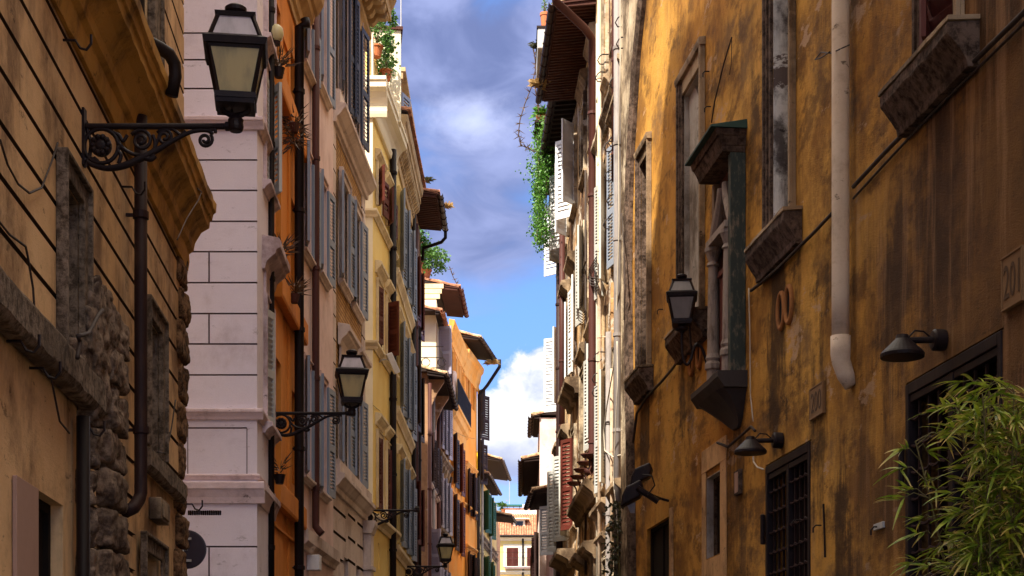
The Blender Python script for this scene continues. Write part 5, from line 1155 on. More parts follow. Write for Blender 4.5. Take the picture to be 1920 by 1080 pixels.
# ---- N1: peeling stone house next to the ochre wall
fN = Fac((1186, 27.5), (1122, 33.0)); N1 = thing('peeling_house', (fN.o.x, fN.o.y, 0), 'sunlit flaking stone house with a broad pale pier beside the ochre wall', 'building')
rn = []; ln = fN.len; TN = 18.2; zN = lambda px, y: fN.z(px, y)
tr = ('peel_stone', .13, .06)
for ua, sh in ((1.35, ('bluegrey', 20, 12, .42, .06)), (3.55, ('palegrey', 25, 14, .40, .06))):
    for k, (zl, zh) in enumerate(((2.9, 4.9), (6.3, 8.5), (10.2, 12.5), (14.2, 16.3))):
        s_ = sh if (k == 2 or (k == 1 and ua > 2)) else None
        win(fN, N1, rn, ua, .85, zl, zh, .28, 'oldwood', tr, ('old_trim', .16, .14) if k in (1, 3) else None, ('old_trim', .26, .20, .10) if (k == 0 or (k == 2 and ua < 2)) else None, s_)
rn += [(2.62, 3.0, .1, TN, .07), (ln - .35, ln, .1, TN, .05)]
for k in range(24): rn.append((2.6, 3.02, 1 + k * .7, 1.03 + k * .7, .03))
wall(fN, N1, 0, ln, TN, rn, 'peel', 9)
ux = fN.u(1168); pier = MB()                                     # pier with a bowed edge against the ochre wall
zz = [0, 3.5, 5.2, 7.5, 9.6, 11.2, 12.8, 14.0, 15.2, 18]; ed = [1192, 1190, 1188, 1184, 1181, 1185, 1197, 1215, 1243, 1275]
far = fO.u(1166) if False else None
def ou(px): return fO.u(px, .0)
ring = []; us_ = fO.len + .55
for z_, px in zip(zz, ed): ring.append((z_, ou(px)))
m_ = MB(); m_.ring([[fO.P(u, .004, z_), fO.P(u, .10, z_), fO.P(us_, .10, z_), fO.P(us_, .004, z_)] for z_, u in ring]); m_.build('corner_pier', 'peel_stone', N1)
m_ = MB(); m_.ring([[fO.P(u - .20, .004, z_), fO.P(u - .18, .07, z_), fO.P(u - .004, .12, z_), fO.P(u - .004, .004, z_)] for z_, u in ring]); m_.build('dark_edge_strip', 'soot', N1)  # dark strip following the bowed edge of the pier
for px, r, m__, z0, z1 in ((1141, .055, 'greypipe', 0, 9.0), (1158, .07, 'greypipe', 3, 17), (1147, .03, 'whitepipe', 4.5, 8.2), (1152, .05, 'brownpipe', 11.5, 17.5), (1124, .04, 'whitepipe', 2, 17.5)): pipe(fN, N1, px, .14, r, z0, z1, m__)
course(fN, N1, 'ledge', .9, 2.5, pr(5.75, .3, .2), 'old_trim', .02, .004); course(fN, N1, 'ledge', 3.2, ln, pr(5.75, .3, .2), 'old_trim', .02, .004)
course(fN, N1, 'ledge', .8, ln, pr(13.3, .26, .16), 'peel_stone', .02, .004)
nn = Vector((fN.n.x, fN.n.y, 0))
for px, py in ((1172, 30), (1174, 70), (1160, 145), (1158, 255), (1150, 265), (1150, 320), (1155, 365), (1148, 410), (1130, 660), (1126, 700), (1126, 725), (1137, 102), (1133, 135)):
    p = fN.at(px, py, .08); h = MB(); h.tube([p + nn * a + Vector((0, 0, b)) for a, b in ((-.08, 0), (.08, 0), (.13, -.04), (.17, -.12), (.13, -.19), (.06, -.19), (.02, -.14))], .012, 6); h.build('hook', 'iron', N1)
cable([fN.at(x, y, n) for x, y, n in ((1163, -30, .2), (1163, 150, .2), (1160, 260, .18), (1161, 420, .16), (1157, 560, .16), (1150, 690, .2), (1138, 760, .2), (1132, 810, .22), (1134, 845, .2), (1150, 857, .18), (1164, 853, .12))], .013, 'cable_pale', 'long pale cable hanging down the flaking house and looping back up')
cable([fN.at(x, y, .2) for x, y in ((1157, 640), (1158, 720), (1152, 850), (1150, 900), (1156, 960), (1158, 1000))], .011, 'cable_pale', 'pale cable running straight down beside the grey pipe')
cable([fN.at(x, y, .16) for x, y in ((1166, 400), (1170, 470), (1172, 540), (1170, 600))], .012, 'cable', 'short dark cable on the flaking pier')
# ---- N2: long peeling house with deep eave, consoles, white shutters
fa = Fac((1122, 33.05), (1086, 38.0)); fb = Fac((1086, 38.03), (1046, 45.8)); N2 = thing('console_house', (fa.o.x, fa.o.y, 0), 'long sunlit peeling peach house with deep dark eave and white louvred shutters', 'building')
r3 = []; la, lb = fa.len, fb.len
HD = lambda p=.40: ('old_trim', .36, p, .10)
for ua in (.55, 2.9):
    for k, (zl, zh) in enumerate(((2.5, 4.6), (7.6, 9.6), (10.9, 12.8), (14.1, 15.7))):
        win(fa, N2, r3, ua, .9, zl, zh, .26, 'oldwood', ('peel_stone', .13, .06), ('old_trim', .12, .10) if k != 2 else None, HD(.18) if (k + int(ua)) % 2 else (('old_trim', .36, .32, .4) if k == 0 else None), ('palegrey', 24, 12, .42, .07) if (k, ua) in ((1, .55), (2, 2.9)) else None)
wall(fa, N2, 0, la, 16.5, r3, 'peel', 8)
r4 = []
for i, ua in enumerate((.8, 3.3, 5.8)):
    for k, (zl, zh) in enumerate(((2.3, 4.5), (6.5, 8.8), (10.4, 12.5), (14.25, 16.25))):
        sh = None
        if k == 3: sh = ('white', 40, 48, .52, .10)
        elif k == 1 and i == 0: sh = ('rust', None, 32, .46, .09)
        elif k == 2 and i == 2: sh = ('white', 30, 62, .46, .09)
        elif k == 2: sh = ('white', 12, 8, .42, .08)
        elif k == 1: sh = ('palegrey', 30, 40, .46, .09)
        win(fb, N2, r4, ua, .85, zl, zh, .24, 'oldwood', ('peel_stone', .12, .05), ('old_trim', .12, .12) if (k + i) % 2 else None, HD(.24) if (k in (1, 2) and (k + i) % 3 != 1) else None, sh)
wall(fb, N2, 0, lb, 16.75, r4, 'peel', 8)
eave(fa, N2, -.1, la + .12, 16.5, .88, 'soffit_red', 'ironwarm', rib=.15, tile='tile_old')
eave(fb, N2, .15, lb - .2, 16.75, .55, 'soffit', 'ironwarm', rib=.3, tile='tile')
for z_, p in ((6.65, .30),): course(fa, N2, 'ledge', .0, la, pr(z_ - .3, .42, p), 'old_trim', .02, .004)
for z_, p, a, b in ((9.85, .34, 0, 2.6), (5.9, .45, 1.2, 4.5)): course(fb, N2, 'ledge', a, b, pr(z_ - .3, .4, p), 'old_trim', .02, .004)
z1 = 16.5 - .55; u_ = fa.u(1111, .12)
pipe(fa, N2, 1111, .12, .082, 7.0, z1 - .15, 'brownpipe', head=[(-.9, .84, .62), (-.8, .82, .44), (-.25, .2, .16), (-.06, .06, .08)], foot=[(0, .03, -.08), (-.04, .14, -.13)])
pipe(fa, N2, 1120, .05, .03, 1.5, 16, 'cable_pale', 'conduit', collars=False); pipe(fa, N2, 1098, .05, .025, 5, 14, 'cable', 'conduit', collars=False)
pipe(fb, N2, 1054, .14, .075, 9.0, 14.6, 'brownpipe'); pipe(fb, N2, 1048.5, .16, .085, 5.6, 14.0, 'ironwarm', foot=[(0, .02, -.1), (0, .05, -.2)])
nn = Vector((fa.n.x, fa.n.y, 0)); up = Vector((0, 0, 1))
for k in range(5):                                               # iron flower-pot brackets in a row
    uu = -.15 + k * .95; p = fa.P(uu, .05, 6.98); t = thing('pot_bracket', p, ('rusty iron cup bracket nearest the brown drainpipe, first of a row on the peach wall', 'rusty iron cup bracket second from the brown drainpipe on the peach wall', 'middle one of five rusty iron cup brackets on the peach wall', 'rusty iron cup bracket second from the far end of its row', 'rusty iron cup bracket at the far end of the row near the red shutter')[k], 'bracket', 'iron cup brackets above the long ledge')
    m_ = MB(); m_.tube([p + nn * (a) + up * b for a, b in ((-.04, -.1), (.05, -.12), (.1, -.2), (.15, -.1), (.11, 0), (.13, .10), (.17, .16))], .02, 6); m_.build('arm', 'soffit_red', t)
    m_ = MB(); m_.lathe(p + nn * .17 + up * .16, [(.03, 0), (.11, .01), (.15, .06), (.165, .065), (.165, .085), (.12, .08), (.02, .05)], 16); m_.build('cup', 'soffit_red', t)
for j, w_ in enumerate(('topmost', 'second', 'third', 'lowest')):
    cable([fa.at(x, y + j * 5, .2) for x, y in ((1119, 480), (1108, 500), (1104, 508), (1108, 520), (1118, 522), (1123, 512))], .011, 'cable', w_ + ' strand of the slack cable bundle across the brown drainpipe')
    cable([fa.at(x, y + j * 5, .16) for x, y in ((1094, 515), (1090, 560), (1082, 572), (1085, 585), (1092, 590), (1097, 582))], .011, 'cable', w_ + ' strand of the drooping cable bundle left of the brown drainpipe')
cable([fa.at(x, y, .1) for x, y in ((1098, 490), (1093, 505), (1092, 545), (1083, 565), (1080, 600), (1078, 640), (1082, 660), (1088, 668))], .022, 'cable', 'thick dark cable running down the peach wall between two slack bundles')
# ---- beyond: low annex, pale rose tower, far houses
fQ = Fac((1046, 46.0), (1024, 52.0)); Q = thing('annex', (fQ.o.x, fQ.o.y, 0), 'low pinkish annex with a jutting tiled eave and pale grey shutter', 'building'); rq = []
win(fQ, Q, rq, .7, .8, 6.7, 8.2, .2, 'oldwood', None, None, None, ('palegrey', 20, 50, .5, .08)); win(fQ, Q, rq, 3.5, .8, 3.2, 5.2, .2, 'oldwood', ('peel_stone', .1, .04), None, None, ('maroon', 20, 40, .5, .1))
wall(fQ, Q, 0, fQ.len, 8.6, rq, 'rose', 6); eave(fQ, Q, 1.2, fQ.len - 1, 8.55, .62, 'soffit', 'ironwarm', tile='tile_old', back=1.2); pipe(fQ, Q, 1041, .1, .06, 0, 8, 'greypipe')
fMf = Fac((1012, 52.1), (1075, 52.1)); fMs = Fac((1012, 52.1), (1006, 60.0)); Mt = thing('rose_tower', (fMf.o.x, fMf.o.y, 0), 'pale rose tower house catching the sun above low eaves, right of the street end', 'building'); rm = []
zt = 1.65 + (YH - 783) / FOC * 52.1
for u_, zl, zh in ((.25, 8.6, 9.9),): pass
wall(fMf, Mt, 0, fMf.len, zt, rm, 'pinkwhite', 1); rm = []; win(fMs, Mt, rm, 2, .8, 8, 9.6, .2, 'oldwood'); wall(fMs, Mt, 0, fMs.len, zt, rm, 'pinkwhite', 2, b0=.7)
eave(fMs, Mt, -.1, 3.5, zt + .02, .22, 'soffit', 'ironwarm', tile='tile_old', back=1.4)
m_ = MB()
for k in range(7): m_.box(fMf, .22, .55, .003, .03, 8.1 + k * .16, 8.18 + k * .16)
m_.build('vent_louvre', 'white', Mt)
fP = Fac((1016, 52.4), (1007, 66)); Pp = thing('eave_house', (fP.o.x, fP.o.y, 0), 'narrow cream house under a long sagging dark eave at the far right', 'building'); rp = []
for u_ in (2, 5, 8): win(fP, Pp, rp, u_, .9, 6.4, 8.2, .2, 'oldwood', ('peel_stone', .1, .04), None, None, ('darkbrown', 20, 30, .5, .1)); win(fP, Pp, rp, u_, .9, 2.8, 4.8, .2, 'oldwood', ('peel_stone', .1, .04))
wall(fP, Pp, .05, fP.len, 10.3, rp, 'cream_trim', 5); eave(fP, Pp, 0, 8.0, 10.35, .62, 'soffit', 'ironwarm', tile='tile_old', back=.4, n0=.0)
fR = Fac((1007.5, 66.2), (1000, 142)); Rr = thing('far_row', (fR.o.x, fR.o.y, 0), 'pale blue-white house front receding at the far right end of the street', 'building'); rr_ = []
for i in range(9):
    for zl in (3, 6.0): win(fR, Rr, rr_, 3 + i * 8, 1.2, zl, zl + 1.9, .2, 'oldwood', ('white', .12, .05), None, None, ('bluegrey' if i % 2 else 'darkbrown', 20, 30, .6, .12))
wall(fR, Rr, 0, fR.len, 9.6, rr_, 'pinkwhite', 5); pipe(fR, Rr, 999.6, .15, .07, 0, 9.2, 'greypipe')
# ---- ivy, pots and weeds on the right roofs
def hanging(name, top, length, wx, wy, n, size, leaf, label, seed, cat='plant', taper=.6):
    t = thing(name, top, label, cat); rr = random.Random(seed); m_ = MB()
    for i in range(n):
        f = rr.random() ** 1.1; wv = (1 - f * taper) * (1 + .35 * math.sin(f * 11 + seed)); p = Vector(top) + Vector((rr.gauss(0, .42) * wx * wv + .06 * math.sin(f * 7), rr.gauss(0, .5) * wy, -f * length)); leafq(m_, p, size * rr.uniform(.6, 1.35), rr, .5)
    m_.build('foliage', leaf, t, closed=False); m_ = MB()
    for i in range(7):
        x = rr.uniform(-.4, .4) * wx; m_.tube([Vector(top) + Vector((x + rr.uniform(-.05, .05), rr.uniform(-.2, .2) * wy, -length * j / 5 * rr.uniform(.9, 1.0))) for j in range(6)], .008, 4)
    m_.build('stem', 'stem', t); return t
dI = 42.5; iv = ((1016 - XC) / FOC * dI, dI, CZ + (YH - 238) / FOC * dI)
hanging('ivy', iv, 3.1, .46, 1.0, 5200, .07, 'ivy', 'lush green ivy hanging in a long curtain beside the white shutters', 4, taper=.55)
pl = thing('planter', (iv[0] + .04, dI, iv[2]), 'small red clay planter at the top of the hanging ivy', 'planter'); m_ = MB(); m_.wbox(iv[0] - .16, iv[0] + .22, dI - .5, dI + .5, iv[2] - .03, iv[2] + .14); m_.build('pot', 'terracotta', pl, bevel=.02)
m_ = MB(); m_.wbox(iv[0] - .2, iv[0] + .9, dI - .6, dI + .6, iv[2] - .10, iv[2] - .035); m_.build('shelf', 'soffit', pl)
d2 = 36.2; zt2 = CZ + (YH - 63) / FOC * d2; x2 = (1020 - XC) / FOC * d2
pb = thing('roof_box', (x2, d2, zt2 - .5), 'pale box planter on the edge of the deep eave with weeds growing from it', 'planter'); m_ = MB(); m_.wbox(x2 - .15, x2 + .5, d2 - .4, d2 + 1.5, zt2 - .5, zt2 - .05); m_.build('box', 'palegrey', pb, bevel=.02)
m_ = MB(); m_.wbox(x2 - .17, x2 + .52, d2 - .42, d2 + 1.52, zt2 - .048, zt2); m_.build('rim', 'soffit', pb)
pot('clay_pot', (x2 + .02, d2, zt2 + .01), .10, .45, 'orange clay pot standing on the box planter above the eave', 'shrubleaf', (.12, .12, .2), 60, .06, 61)
def tuft(p, n, h, label, mat='straw', seed=0):
    rr = random.Random(seed); m_ = MB()
    for i in range(n):
        a = rr.uniform(0, 6.28); l = h * rr.uniform(.5, 1); b = Vector((math.cos(a), math.sin(a), rr.uniform(.2, 1.2))).normalized(); s = Vector((-math.sin(a), math.cos(a), 0)) * .012; q0 = Vector(p) + Vector((rr.uniform(-.07, .07), rr.uniform(-.12, .12), 0)); m_.poly([q0 - s, q0 + s, q0 + b * l * .6 + s * .6, q0 + b * l + Vector((0, 0, -l * .3)), q0 + b * l * .6 - s * .6])
    return tag(m_.build('weed_tuft', mat, closed=False), label, 'weed', 'weeds on the roof edges')
PX = lambda px, py, d: Vector(((px - XC) / FOC * d, d, CZ + (YH - py) / FOC * d))
tuft(PX(1011, 160, 37), 150, .34, 'straw-coloured grass tuft on the deep right eave', seed=1); tuft(PX(1005, 88, 36.5), 90, .22, 'grey-green weed on the box planter above the right eave', 'darkleaf', 2)
tuft(PX(836, 388, 44.5), 120, .25, 'dry straw tuft in the copper gutter on the left', seed=3); tuft(PX(921, 682, 66.5), 120, .4, 'dry straw tuft at the tip of the tangerine house eave', seed=4); tuft(PX(798, 340, 44), 60, .3, 'thin weeds sprouting from the tile edge above the copper gutter', 'darkleaf', 5)
tuft(PX(1018, 215, 42), 120, .4, 'thin yellow-green weeds above the ivy', 'ivy', 6)
def stalk(pts, d, label, seed, r=.014):
    rr = random.Random(seed); P = [PX(x, y, d) for x, y in pts]; m_ = MB(); m_.tube(P, r, 5)
    for i in range(len(P) - 1):
        for t_ in (.25, .75):
            p = P[i].lerp(P[i + 1], t_)
            for k in range(4):
                v = Vector((rr.uniform(-1, 1), rr.uniform(-.6, .6), rr.uniform(-.5, .8))).normalized() * rr.uniform(.12, .22); s = v.cross(Vector((0, 1, 0))).normalized() * .014; m_.poly([p - s, p + s, p + v])
    return tag(m_.build('spiky_stalk', 'dryleaf', closed=False), label, 'plant')
stalk([(1008, 105), (1004, 130), (996, 165), (984, 195), (975, 225), (972, 250), (976, 272), (990, 278), (1000, 284)], 41, 'thin spiky succulent stalk arching out from the right roofs against the sky', 1); stalk([(1000, 90), (1006, 130), (1004, 170), (1010, 210)], 39, 'short spiky stalk below the box planter on the right', 2)
stalk([(843, 500), (850, 520), (858, 535)], 56, 'spiky dry stalk beside the red gutter on the left roofs', 3)
# climber low on the flaking house
cp = fN.at(1174, 1080, .22); t = thing('climbing_plant', (cp.x, cp.y, 0), 'dark straggly creeper climbing the foot of the flaking house', 'plant'); rr = random.Random(9); m_ = MB(); zt = fN.z(1174, 945)
for i in range(900):
    f = rr.random(); z_ = 1.2 + (zt - 1.2) * f; p = fN.P(.55 + rr.gauss(0, .22) * (1.3 - f * .7), .16 + abs(rr.gauss(0, .12)), z_); leafq(m_, p, .085 * rr.uniform(.6, 1.3), rr, .3)
m_.build('foliage', 'darkleaf', t, closed=False); m_ = MB()
for k in range(5): m_.tube([fN.P(.55 + rr.uniform(-.3, .3) * (1 - j / 9), .15 + .05 * (j % 2), j * zt / 8) for j in range(9)], .012, 5)
m_.build('stem', 'stem', t)
# sill plants on the orange house
for i, (px, py, lab) in enumerate(((523, 128, 'spiky dry plant on the top sill of the orange house'), (552, 232, 'dark drooping potted plant on the high sill of the orange house by the pipe'), (528, 478, 'spiky plant on the stone hood between the lilac and orange houses'), (552, 552, 'small spiky potted plant low on the orange house beside the drainpipe'), (524, 890, 'leafless little plant on the lowest orange sill'))):
    p = fC.at(px, py, .16); t = thing('sill_plant', p, lab, 'plant', 'potted plants on the orange house'); m_ = MB(); m_.lathe(p + Vector((0, 0, -.12)), [(.05, 0), (.075, .11), (.08, .12), (.06, .115), (.02, .1)], 12); m_.build('pot', 'soffit_red' if i % 2 else 'iron', t); rr = random.Random(i + 70); m_ = MB()
    for k in range((80, 130, 70, 70, 30)[i]):
        a = rr.uniform(0, 6.28); v = Vector((math.cos(a), math.sin(a) * .8, rr.uniform(-1.2 if i == 1 else -.2, 1.3))).normalized(); q = p + v * rr.uniform(0, .16) + Vector((0, 0, rr.uniform(-.3, .1) if i == 1 else rr.uniform(0, .1))); s = v.cross(Vector((rr.uniform(-1, 1), 1, .2))).normalized() * .011; m_.poly([q - s, q + s, q + v * rr.uniform(.09, .2)])
    m_.build('foliage', 'dryleaf', t, closed=False)
p = fC.at(518, 58, .14); t = thing('globe_lamp', p, 'cream globe wall lamp high on the orange house', 'wall light'); m_ = MB(); m_.lathe(p + Vector((0, 0, -.14)), [(.03, 0), (.075, .03), (.095, .10), (.085, .17), (.045, .21), (.01, .22)], 20); m_.build('globe', 'globe', t, smooth=True); m_ = MB(); m_.lathe(p + Vector((0, 0, -.18)), [(.05, 0), (.055, .045), (.03, .05)], 14); m_.tube([p + Vector((0, 0, -.16)), p + Vector((-.14, .0, -.14))], .018, 6); m_.build('fitting', 'ironwarm', t)
# thin wires across the street
def span(a, b, sag, label, r=.006):
    m_ = MB(); m_.tube([a.lerp(b, i / 20) - Vector((0, 0, sag * 4 * (i / 20) * (1 - i / 20))) for i in range(21)], r, 4); tag(m_.build('cable', 'cable'), label, 'cable')
span(fFs.at(700, 760, .02), fH.at(776, 800, .1), .1, 'thin wire strung along the yellow house past its hooded windows'); span(PX(842, 800, 57), PX(890, 822, 66), .1, 'thin wire stretched under the tangerine balcony'); span(PX(868, 1025, 62), PX(1040, 1032, 62), .15, 'faint wire crossing the street near its far end')
# ---- street lamps: lantern on a wrought scroll bracket
def spiral(cx, cz, r0, r1, a0, turns, n=26): return [Vector((cx + (r0 + (r1 - r0) * i / n) * math.cos(a0 + turns * 2 * math.pi * i / n), 0, cz + (r0 + (r1 - r0) * i / n) * math.sin(a0 + turns * 2 * math.pi * i / n))) for i in range(n + 1)]
def curve(pts, n=8):
    P = [Vector((x, 0, z)) for x, z in pts]; out = []
    for i in range(len(P) - 1):
        p0, p1, p2, p3 = P[max(i - 1, 0)], P[i], P[i + 1], P[min(i + 2, len(P) - 1)]
        for k in range(n): t = k / n; out.append(.5 * ((2 * p1) + (p2 - p0) * t + (2 * p0 - 5 * p1 + 4 * p2 - p3) * t * t + (3 * p1 - p0 - 3 * p2 + p3) * t ** 3))
    return out + [P[-1]]
def lantern(t, cx, z0, glass='lampglass', top='lamptop', s=1.0, iron='iron', yaw=R(8)):
    """four-sided tapering lantern standing at height z0"""
    cy_, sy_ = math.cos(yaw), math.sin(yaw); V = lambda x, y, z: Vector((cx + (x * cy_ - y * sy_) * s, (x * sy_ + y * cy_) * s, z0 + z * s)); m = MB()
    b, hh, w_ = .118, .335, .187
    def frus(m, a0, z0_, a1, z1_, cap=True): m.ring([[V(x * a, y * a, z) for x, y in ((-1, -1), (1, -1), (1, 1), (-1, 1))] for a, z in ((a0, z0_), (a1, z1_))], cap=cap)
    frus(m, b + .012, -.035, b + .016, -.005); frus(m, b + .022, -.004, b + .022, .035)
    for x, y in ((-1, -1), (1, -1), (1, 1), (-1, 1)):
        p, q = V(x * b, y * b, .03), V(x * (w_ - .01), y * (w_ - .01), hh); m.tube([p, q], .017 * s, 4)
        m.tube([V(x * (w_ - .02), y * (w_ - .02), hh + .07), V(x * .115, y * .115, hh + .225)], .016 * s, 4)
    frus(m, w_ - .004, hh - .02, w_ + .002, hh); frus(m, w_ + .018, hh + .001, w_ + .030, hh + .045); frus(m, w_ + .028, hh + .046, w_ - .015, hh + .075)
    frus(m, .128, hh + .218, .138, hh + .245)
    fo = m.build('lantern_frame', iron, t)
    for k in range(4):
        ca, sa = math.cos(k * math.pi / 2), math.sin(k * math.pi / 2); rot = lambda x, y: (x * ca - y * sa, x * sa + y * ca)
        g = MB(); q = [(-b + .006, -b, .036), (b - .006, -b, .036), (w_ - .014, -w_ + .008, hh - .02), (-w_ + .014, -w_ + .008, hh - .02)]; g.poly([V(*rot(x, y), z) for x, y, z in q]); g.poly([V(*rot(x, y + .006), z) for x, y, z in q]); g.build('glass_pane', glass, fo, closed=False)
        g = MB(); q = [(-w_ + .024, -w_ + .022, hh + .076), (w_ - .024, -w_ + .022, hh + .076), (.118, -.116, hh + .218), (-.118, -.116, hh + .218)]; g.poly([V(*rot(x, y), z) for x, y, z in q]); g.build('top_pane', top, fo, closed=False)
    m = MB(); frus(m, w_ - .03, hh - .075, w_ - .025, hh - .022); m.build('reflector', iron, fo)
    m = MB(); m.lathe(V(0, 0, hh + .245), [(.05 * s, 0), (.045 * s, .03 * s), (.062 * s, .036 * s), (.075 * s, .05 * s), (.075 * s, .075 * s), (.055 * s, .09 * s), (.02 * s, .095 * s), (.005, .1 * s)], 18); m.build('finial', iron, t, smooth=False)
def street_lamp(loc, label, L=1.045, rot=0.0):
    t = thing('street_lamp', (0, 0, 0), label, 'street lamp', 'lanterns on wrought iron brackets along the left wall')
    m = MB(); m.tube([(0.0, 0, 0), (L - .04, 0, 0)], .021, 12); m.lathe((L, 0, -.035), [(.04, 0), (.05, .01), (.055, .03), (.05, .06), (.055, .075), (.04, .10), (.03, .115)], 12); m.lathe((L - .075, 0, 0), [(.022, 0), (.032, .006), (.032, .03), (.022, .035)], 10, (1, 0, 0)); m.build('arm', 'iron', t)
    m = MB(); m.hexa([(x, y, z) for z in (-.27, .12) for x, y in ((-.012, -.035), (.012, -.035), (.012, .035), (-.012, .035))]); m.tube(curve([(.0, -.28), (.035, -.22), (.05, -.12), (.028, -.04), (.02, .02)]), .014, 6); m.build('wall_plate', 'iron', t)
    m = MB(); q = lambda pts, r: m.tube(curve(pts), r, 8)
    main = curve([(.02, -.235), (.06, -.265), (.16, -.288), (.27, -.272), (.38, -.225), (.50, -.165), (.62, -.095), (.72, -.045), (.80, -.028), (.86, -.032), (.885, -.055)]); m.tube(main, [.014 + .012 * math.exp(-((i / len(main) - .35) / .22) ** 2) for i in range(len(main))], 8)
    m.tube(spiral(.835, -.092, .052, .012, .75, -1.6), .012, 7)
    m.tube(spiral(.12, -.135, .118, .118, 0, 1.0), .015, 8); m.tube(curve([(.02, -.24), (.05, -.22), (.1, -.245), (.07, -.215)]), .014, 6)
    m.tube(spiral(.395, -.098, .078, .014, 2.6, -1.75), .013, 7); m.tube(spiral(.555, -.075, .058, .012, 2.6, -1.75), .012, 7)
    q([(.225, -.09), (.27, -.15), (.34, -.19), (.42, -.195), (.48, -.16), (.49, -.11), (.475, -.06)], .013); q([(.49, -.15), (.51, -.09), (.53, -.045), (.60, -.018), (.64, -.04), (.67, -.06), (.70, -.03)], .011); q([(.24, -.255), (.255, -.2), (.235, -.16), (.27, -.13)], .015); q([(.18, -.035), (.24, -.06), (.27, -.1), (.3, -.06)], .013); q([(.40, -.21), (.46, -.225), (.49, -.2)], .02); q([(.86, -.03), (.90, -.02), (.905, -.045)], .012)
    m.build('scroll_bracket', 'iron', t, smooth=True)
    m = MB(); c = Vector((.12, 0, -.135))
    for y in (-1, 1): m.lathe(c, [(.075, 0), (.072, .018), (.05, .034), (.045, .026), (.02, .04), (.004, .042)], 18, (0, y, 0))
    for k in range(10): a = k * .628; m.lathe(c + Vector((math.cos(a) * .055, -.02, math.sin(a) * .055)), [(.02, -.01), (.022, .01), (.01, .024), (.002, .026)], 8, (0, -1, 0))
    m.build('rosette', 'iron', t)
    m = MB()
    for sx in (-1, 1): m.tube([(L, 0, .072), (L + sx * .045, 0, .082), (L + sx * .085, 0, .10), (L + sx * .095, 0, .135)], [.02, .019, .017, .016], 7)
    m.tube([(L, -.0, .06), (L - .03, .01, .11), (L - .015, .02, .16)], .006, 5); m.build('yoke', 'iron', t)
    lantern(t, L, .155); t.location = loc; t.rotation_euler = (0, 0, rot); WORLD[t.name] = Vector(loc); return t
la1 = Vector(((157 - XC) / FOC * 11.0, 11.0, CZ + (YH - 237) / FOC * 11.0))
first = street_lamp((la1.x, la1.y, la1.z), 'large black lantern on a scrolled bracket, nearest on the ochre wall at upper left')
for px, py, d, sc, lab in ((510, 775, 20.95, 1.0, 'second black lantern, on the drainpipe side of the orange house'), (681, 957, 31.1, 1.0, 'scrolled iron bracket at the corner of the yellow house, its lantern out of line with the arm'), (757, 1062, 40.2, 1.0, 'small far lantern low beside the tangerine house')):
    c_ = copy_tree(first); c_.location = ((px - XC) / FOC * d, d, CZ + (YH - py) / FOC * d); c_['label'] = lab
    if d == 31.1:
        for ch in list(c_.children):
            if ch.name.split('.')[0] in ('lantern_frame', 'finial', 'yoke'):
                for g in list(ch.children): bpy.data.objects.remove(g)
                bpy.data.objects.remove(ch)
        c_['label'] = 'bare scrolled iron lamp bracket at the corner of the yellow house'
# ---- right-hand lantern, greyer, on a bent bracket
t = thing('wall_lantern', (0, 0, 0), 'grey-black lantern on a curled bracket beside the shrine on the ochre wall', 'street lamp'); s_ = .98
m = MB(); m.tube(curve([(-.02, -.30), (.06, -.30), (.10, -.12), (.155, .02), (.22, .06), (.27, -.02), (.30, -.14), (.36, -.22), (.415, -.12), (.43, .06), (.43, .20)]), .021, 8); m.tube([(.02, 0, -.36), (.02, 0, .16)], .022, 8); m.tube(curve([(.02, .14), (-.08, .12), (-.1, .02), (-.02, -.05)]), .018, 6); m.tube([(.30, 0, .0), (.33, 0, .45)], .013, 6); m.build('bracket', 'iron', t)
m = MB(); m.lathe((.43, 0, .20), [(.03, 0), (.04, .03), (.09, .05), (.095, .075), (.05, .09), (.05, .12)], 16); m.build('collar', 'iron', t)
lantern(t, .43, .345, 'lampgrey', 'lampgrey', .98, yaw=R(-14))
pw = fO.at(1336, 655, 0); t.location = (pw.x, pw.y, pw.z); t.rotation_euler = (0, 0, R(180) - math.atan2(fO.n.y * -1, -fO.n.x) * 0 + R(8))
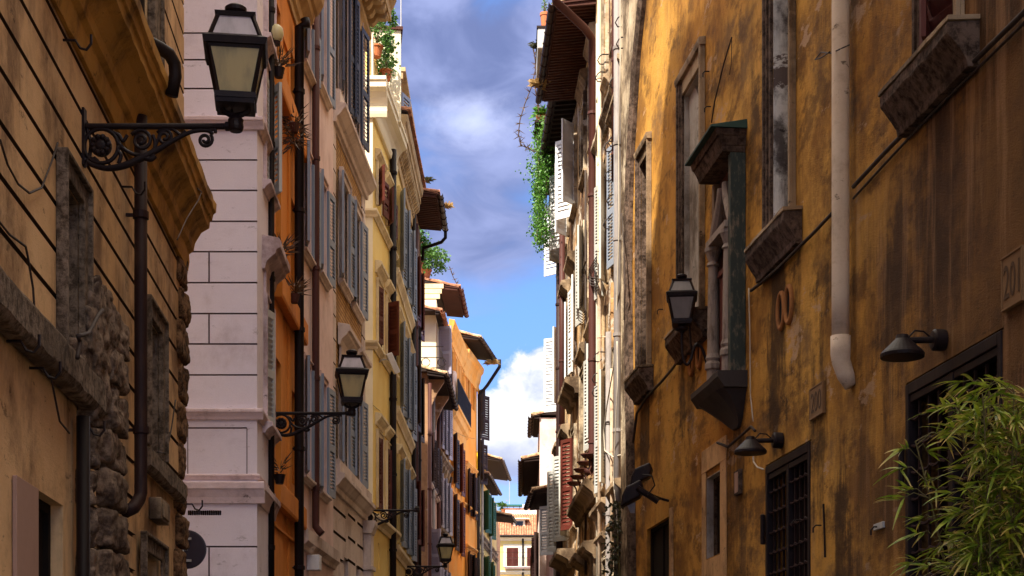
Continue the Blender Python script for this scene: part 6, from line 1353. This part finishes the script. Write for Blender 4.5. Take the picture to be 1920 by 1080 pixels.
# ---- bamboo in a pot, low right
bx, by = (1880 - XC) / FOC * 9.6, 9.6; t = thing('bamboo', (bx, by, 0), 'bushy green bamboo with tan-tipped leaves rising in front of the large grille', 'plant'); rr = random.Random(31)
m = MB(); m.lathe((bx, by, .13), [(.24, 0), (.32, .5), (.35, .51), (.35, .57), (.31, .57), (.29, .52), (.01, .5)], 28); m.build('pot', 'terracotta', t)
m = MB(); lf = MB(); tips = []
def blade(p, v, L, w, tipv):
    v = v.normalized(); s = v.cross(Vector((rr.uniform(-.5, .5), rr.uniform(-1, 1), 1))); s = s.normalized() if s.length > 1e-3 else Vector((1, 0, 0)); n = v.cross(s); dr = Vector((0, 0, -1)) * L
    st = [(0, .12, 0), (.22, 1, .02), (.55, .85, .10), (.82, .42, .22)]; k = len(lf.v); P = []
    for f, ww, dp in st:
        c = p + v * L * f + dr * dp; P += [c - s * w * ww, c + n * w * .25 * ww, c + s * w * ww]
    lf.v += P + [p + v * L + dr * .33]; tips.extend([0] * 6 + [tipv * .25] * 3 + [tipv * .85] * 3 + [tipv])
    for i in range(3):
        a = k + i * 3; lf.f += [(a, a + 1, a + 4, a + 3), (a + 1, a + 2, a + 5, a + 4)]
    lf.f += [(k + 9, k + 10, k + 12), (k + 10, k + 11, k + 12)]
for i in range(34):
    a = rr.uniform(0, 6.28); r0 = rr.uniform(0, .2); H = rr.uniform(1.5, 3.05) if i > 5 else rr.uniform(2.7, 3.15); lean = rr.uniform(.06, .42); base = Vector((bx + math.cos(a) * r0, by + math.sin(a) * r0, .6)); dirv = Vector((math.cos(a), math.sin(a) * .8, 0)); pts = [base + Vector((0, 0, H * f)) + dirv * lean * f * f for f in [j / 8 for j in range(9)]]; m.tube(pts, [.013 - .009 * j / 8 for j in range(9)], 6)
    for j in range(int(H * 13)):
        f = 1 - .85 * rr.random() ** 1.4; k = min(7, int(f * 8)); p = pts[k].lerp(pts[k + 1], f * 8 - k); b = rr.uniform(0, 6.28); bl = rr.uniform(.10, .36) * (1.15 - f * .5); bd = Vector((math.cos(b), math.sin(b), rr.uniform(.1, .8))).normalized(); e = p + bd * bl; mid = p.lerp(e, .5) + Vector((0, 0, .02)); e = e + Vector((0, 0, -.05)); m.tube([p, mid, e], [.004, .003, .002], 4)
        for q_ in range(rr.randint(5, 9)):
            o_ = mid.lerp(e, rr.uniform(.1, 1.0)); v = (bd + Vector((rr.uniform(-.8, .8), rr.uniform(-.8, .8), rr.uniform(-.9, .25)))); blade(o_, v, rr.uniform(.08, .21), rr.uniform(.006, .013), rr.choice((0, 0, .3, .9, 1.0, 1.0)))
m.build('cane', 'stem', t); lf.a['tip'] = tips; lf.build('foliage', 'bamboo', t, closed=False)
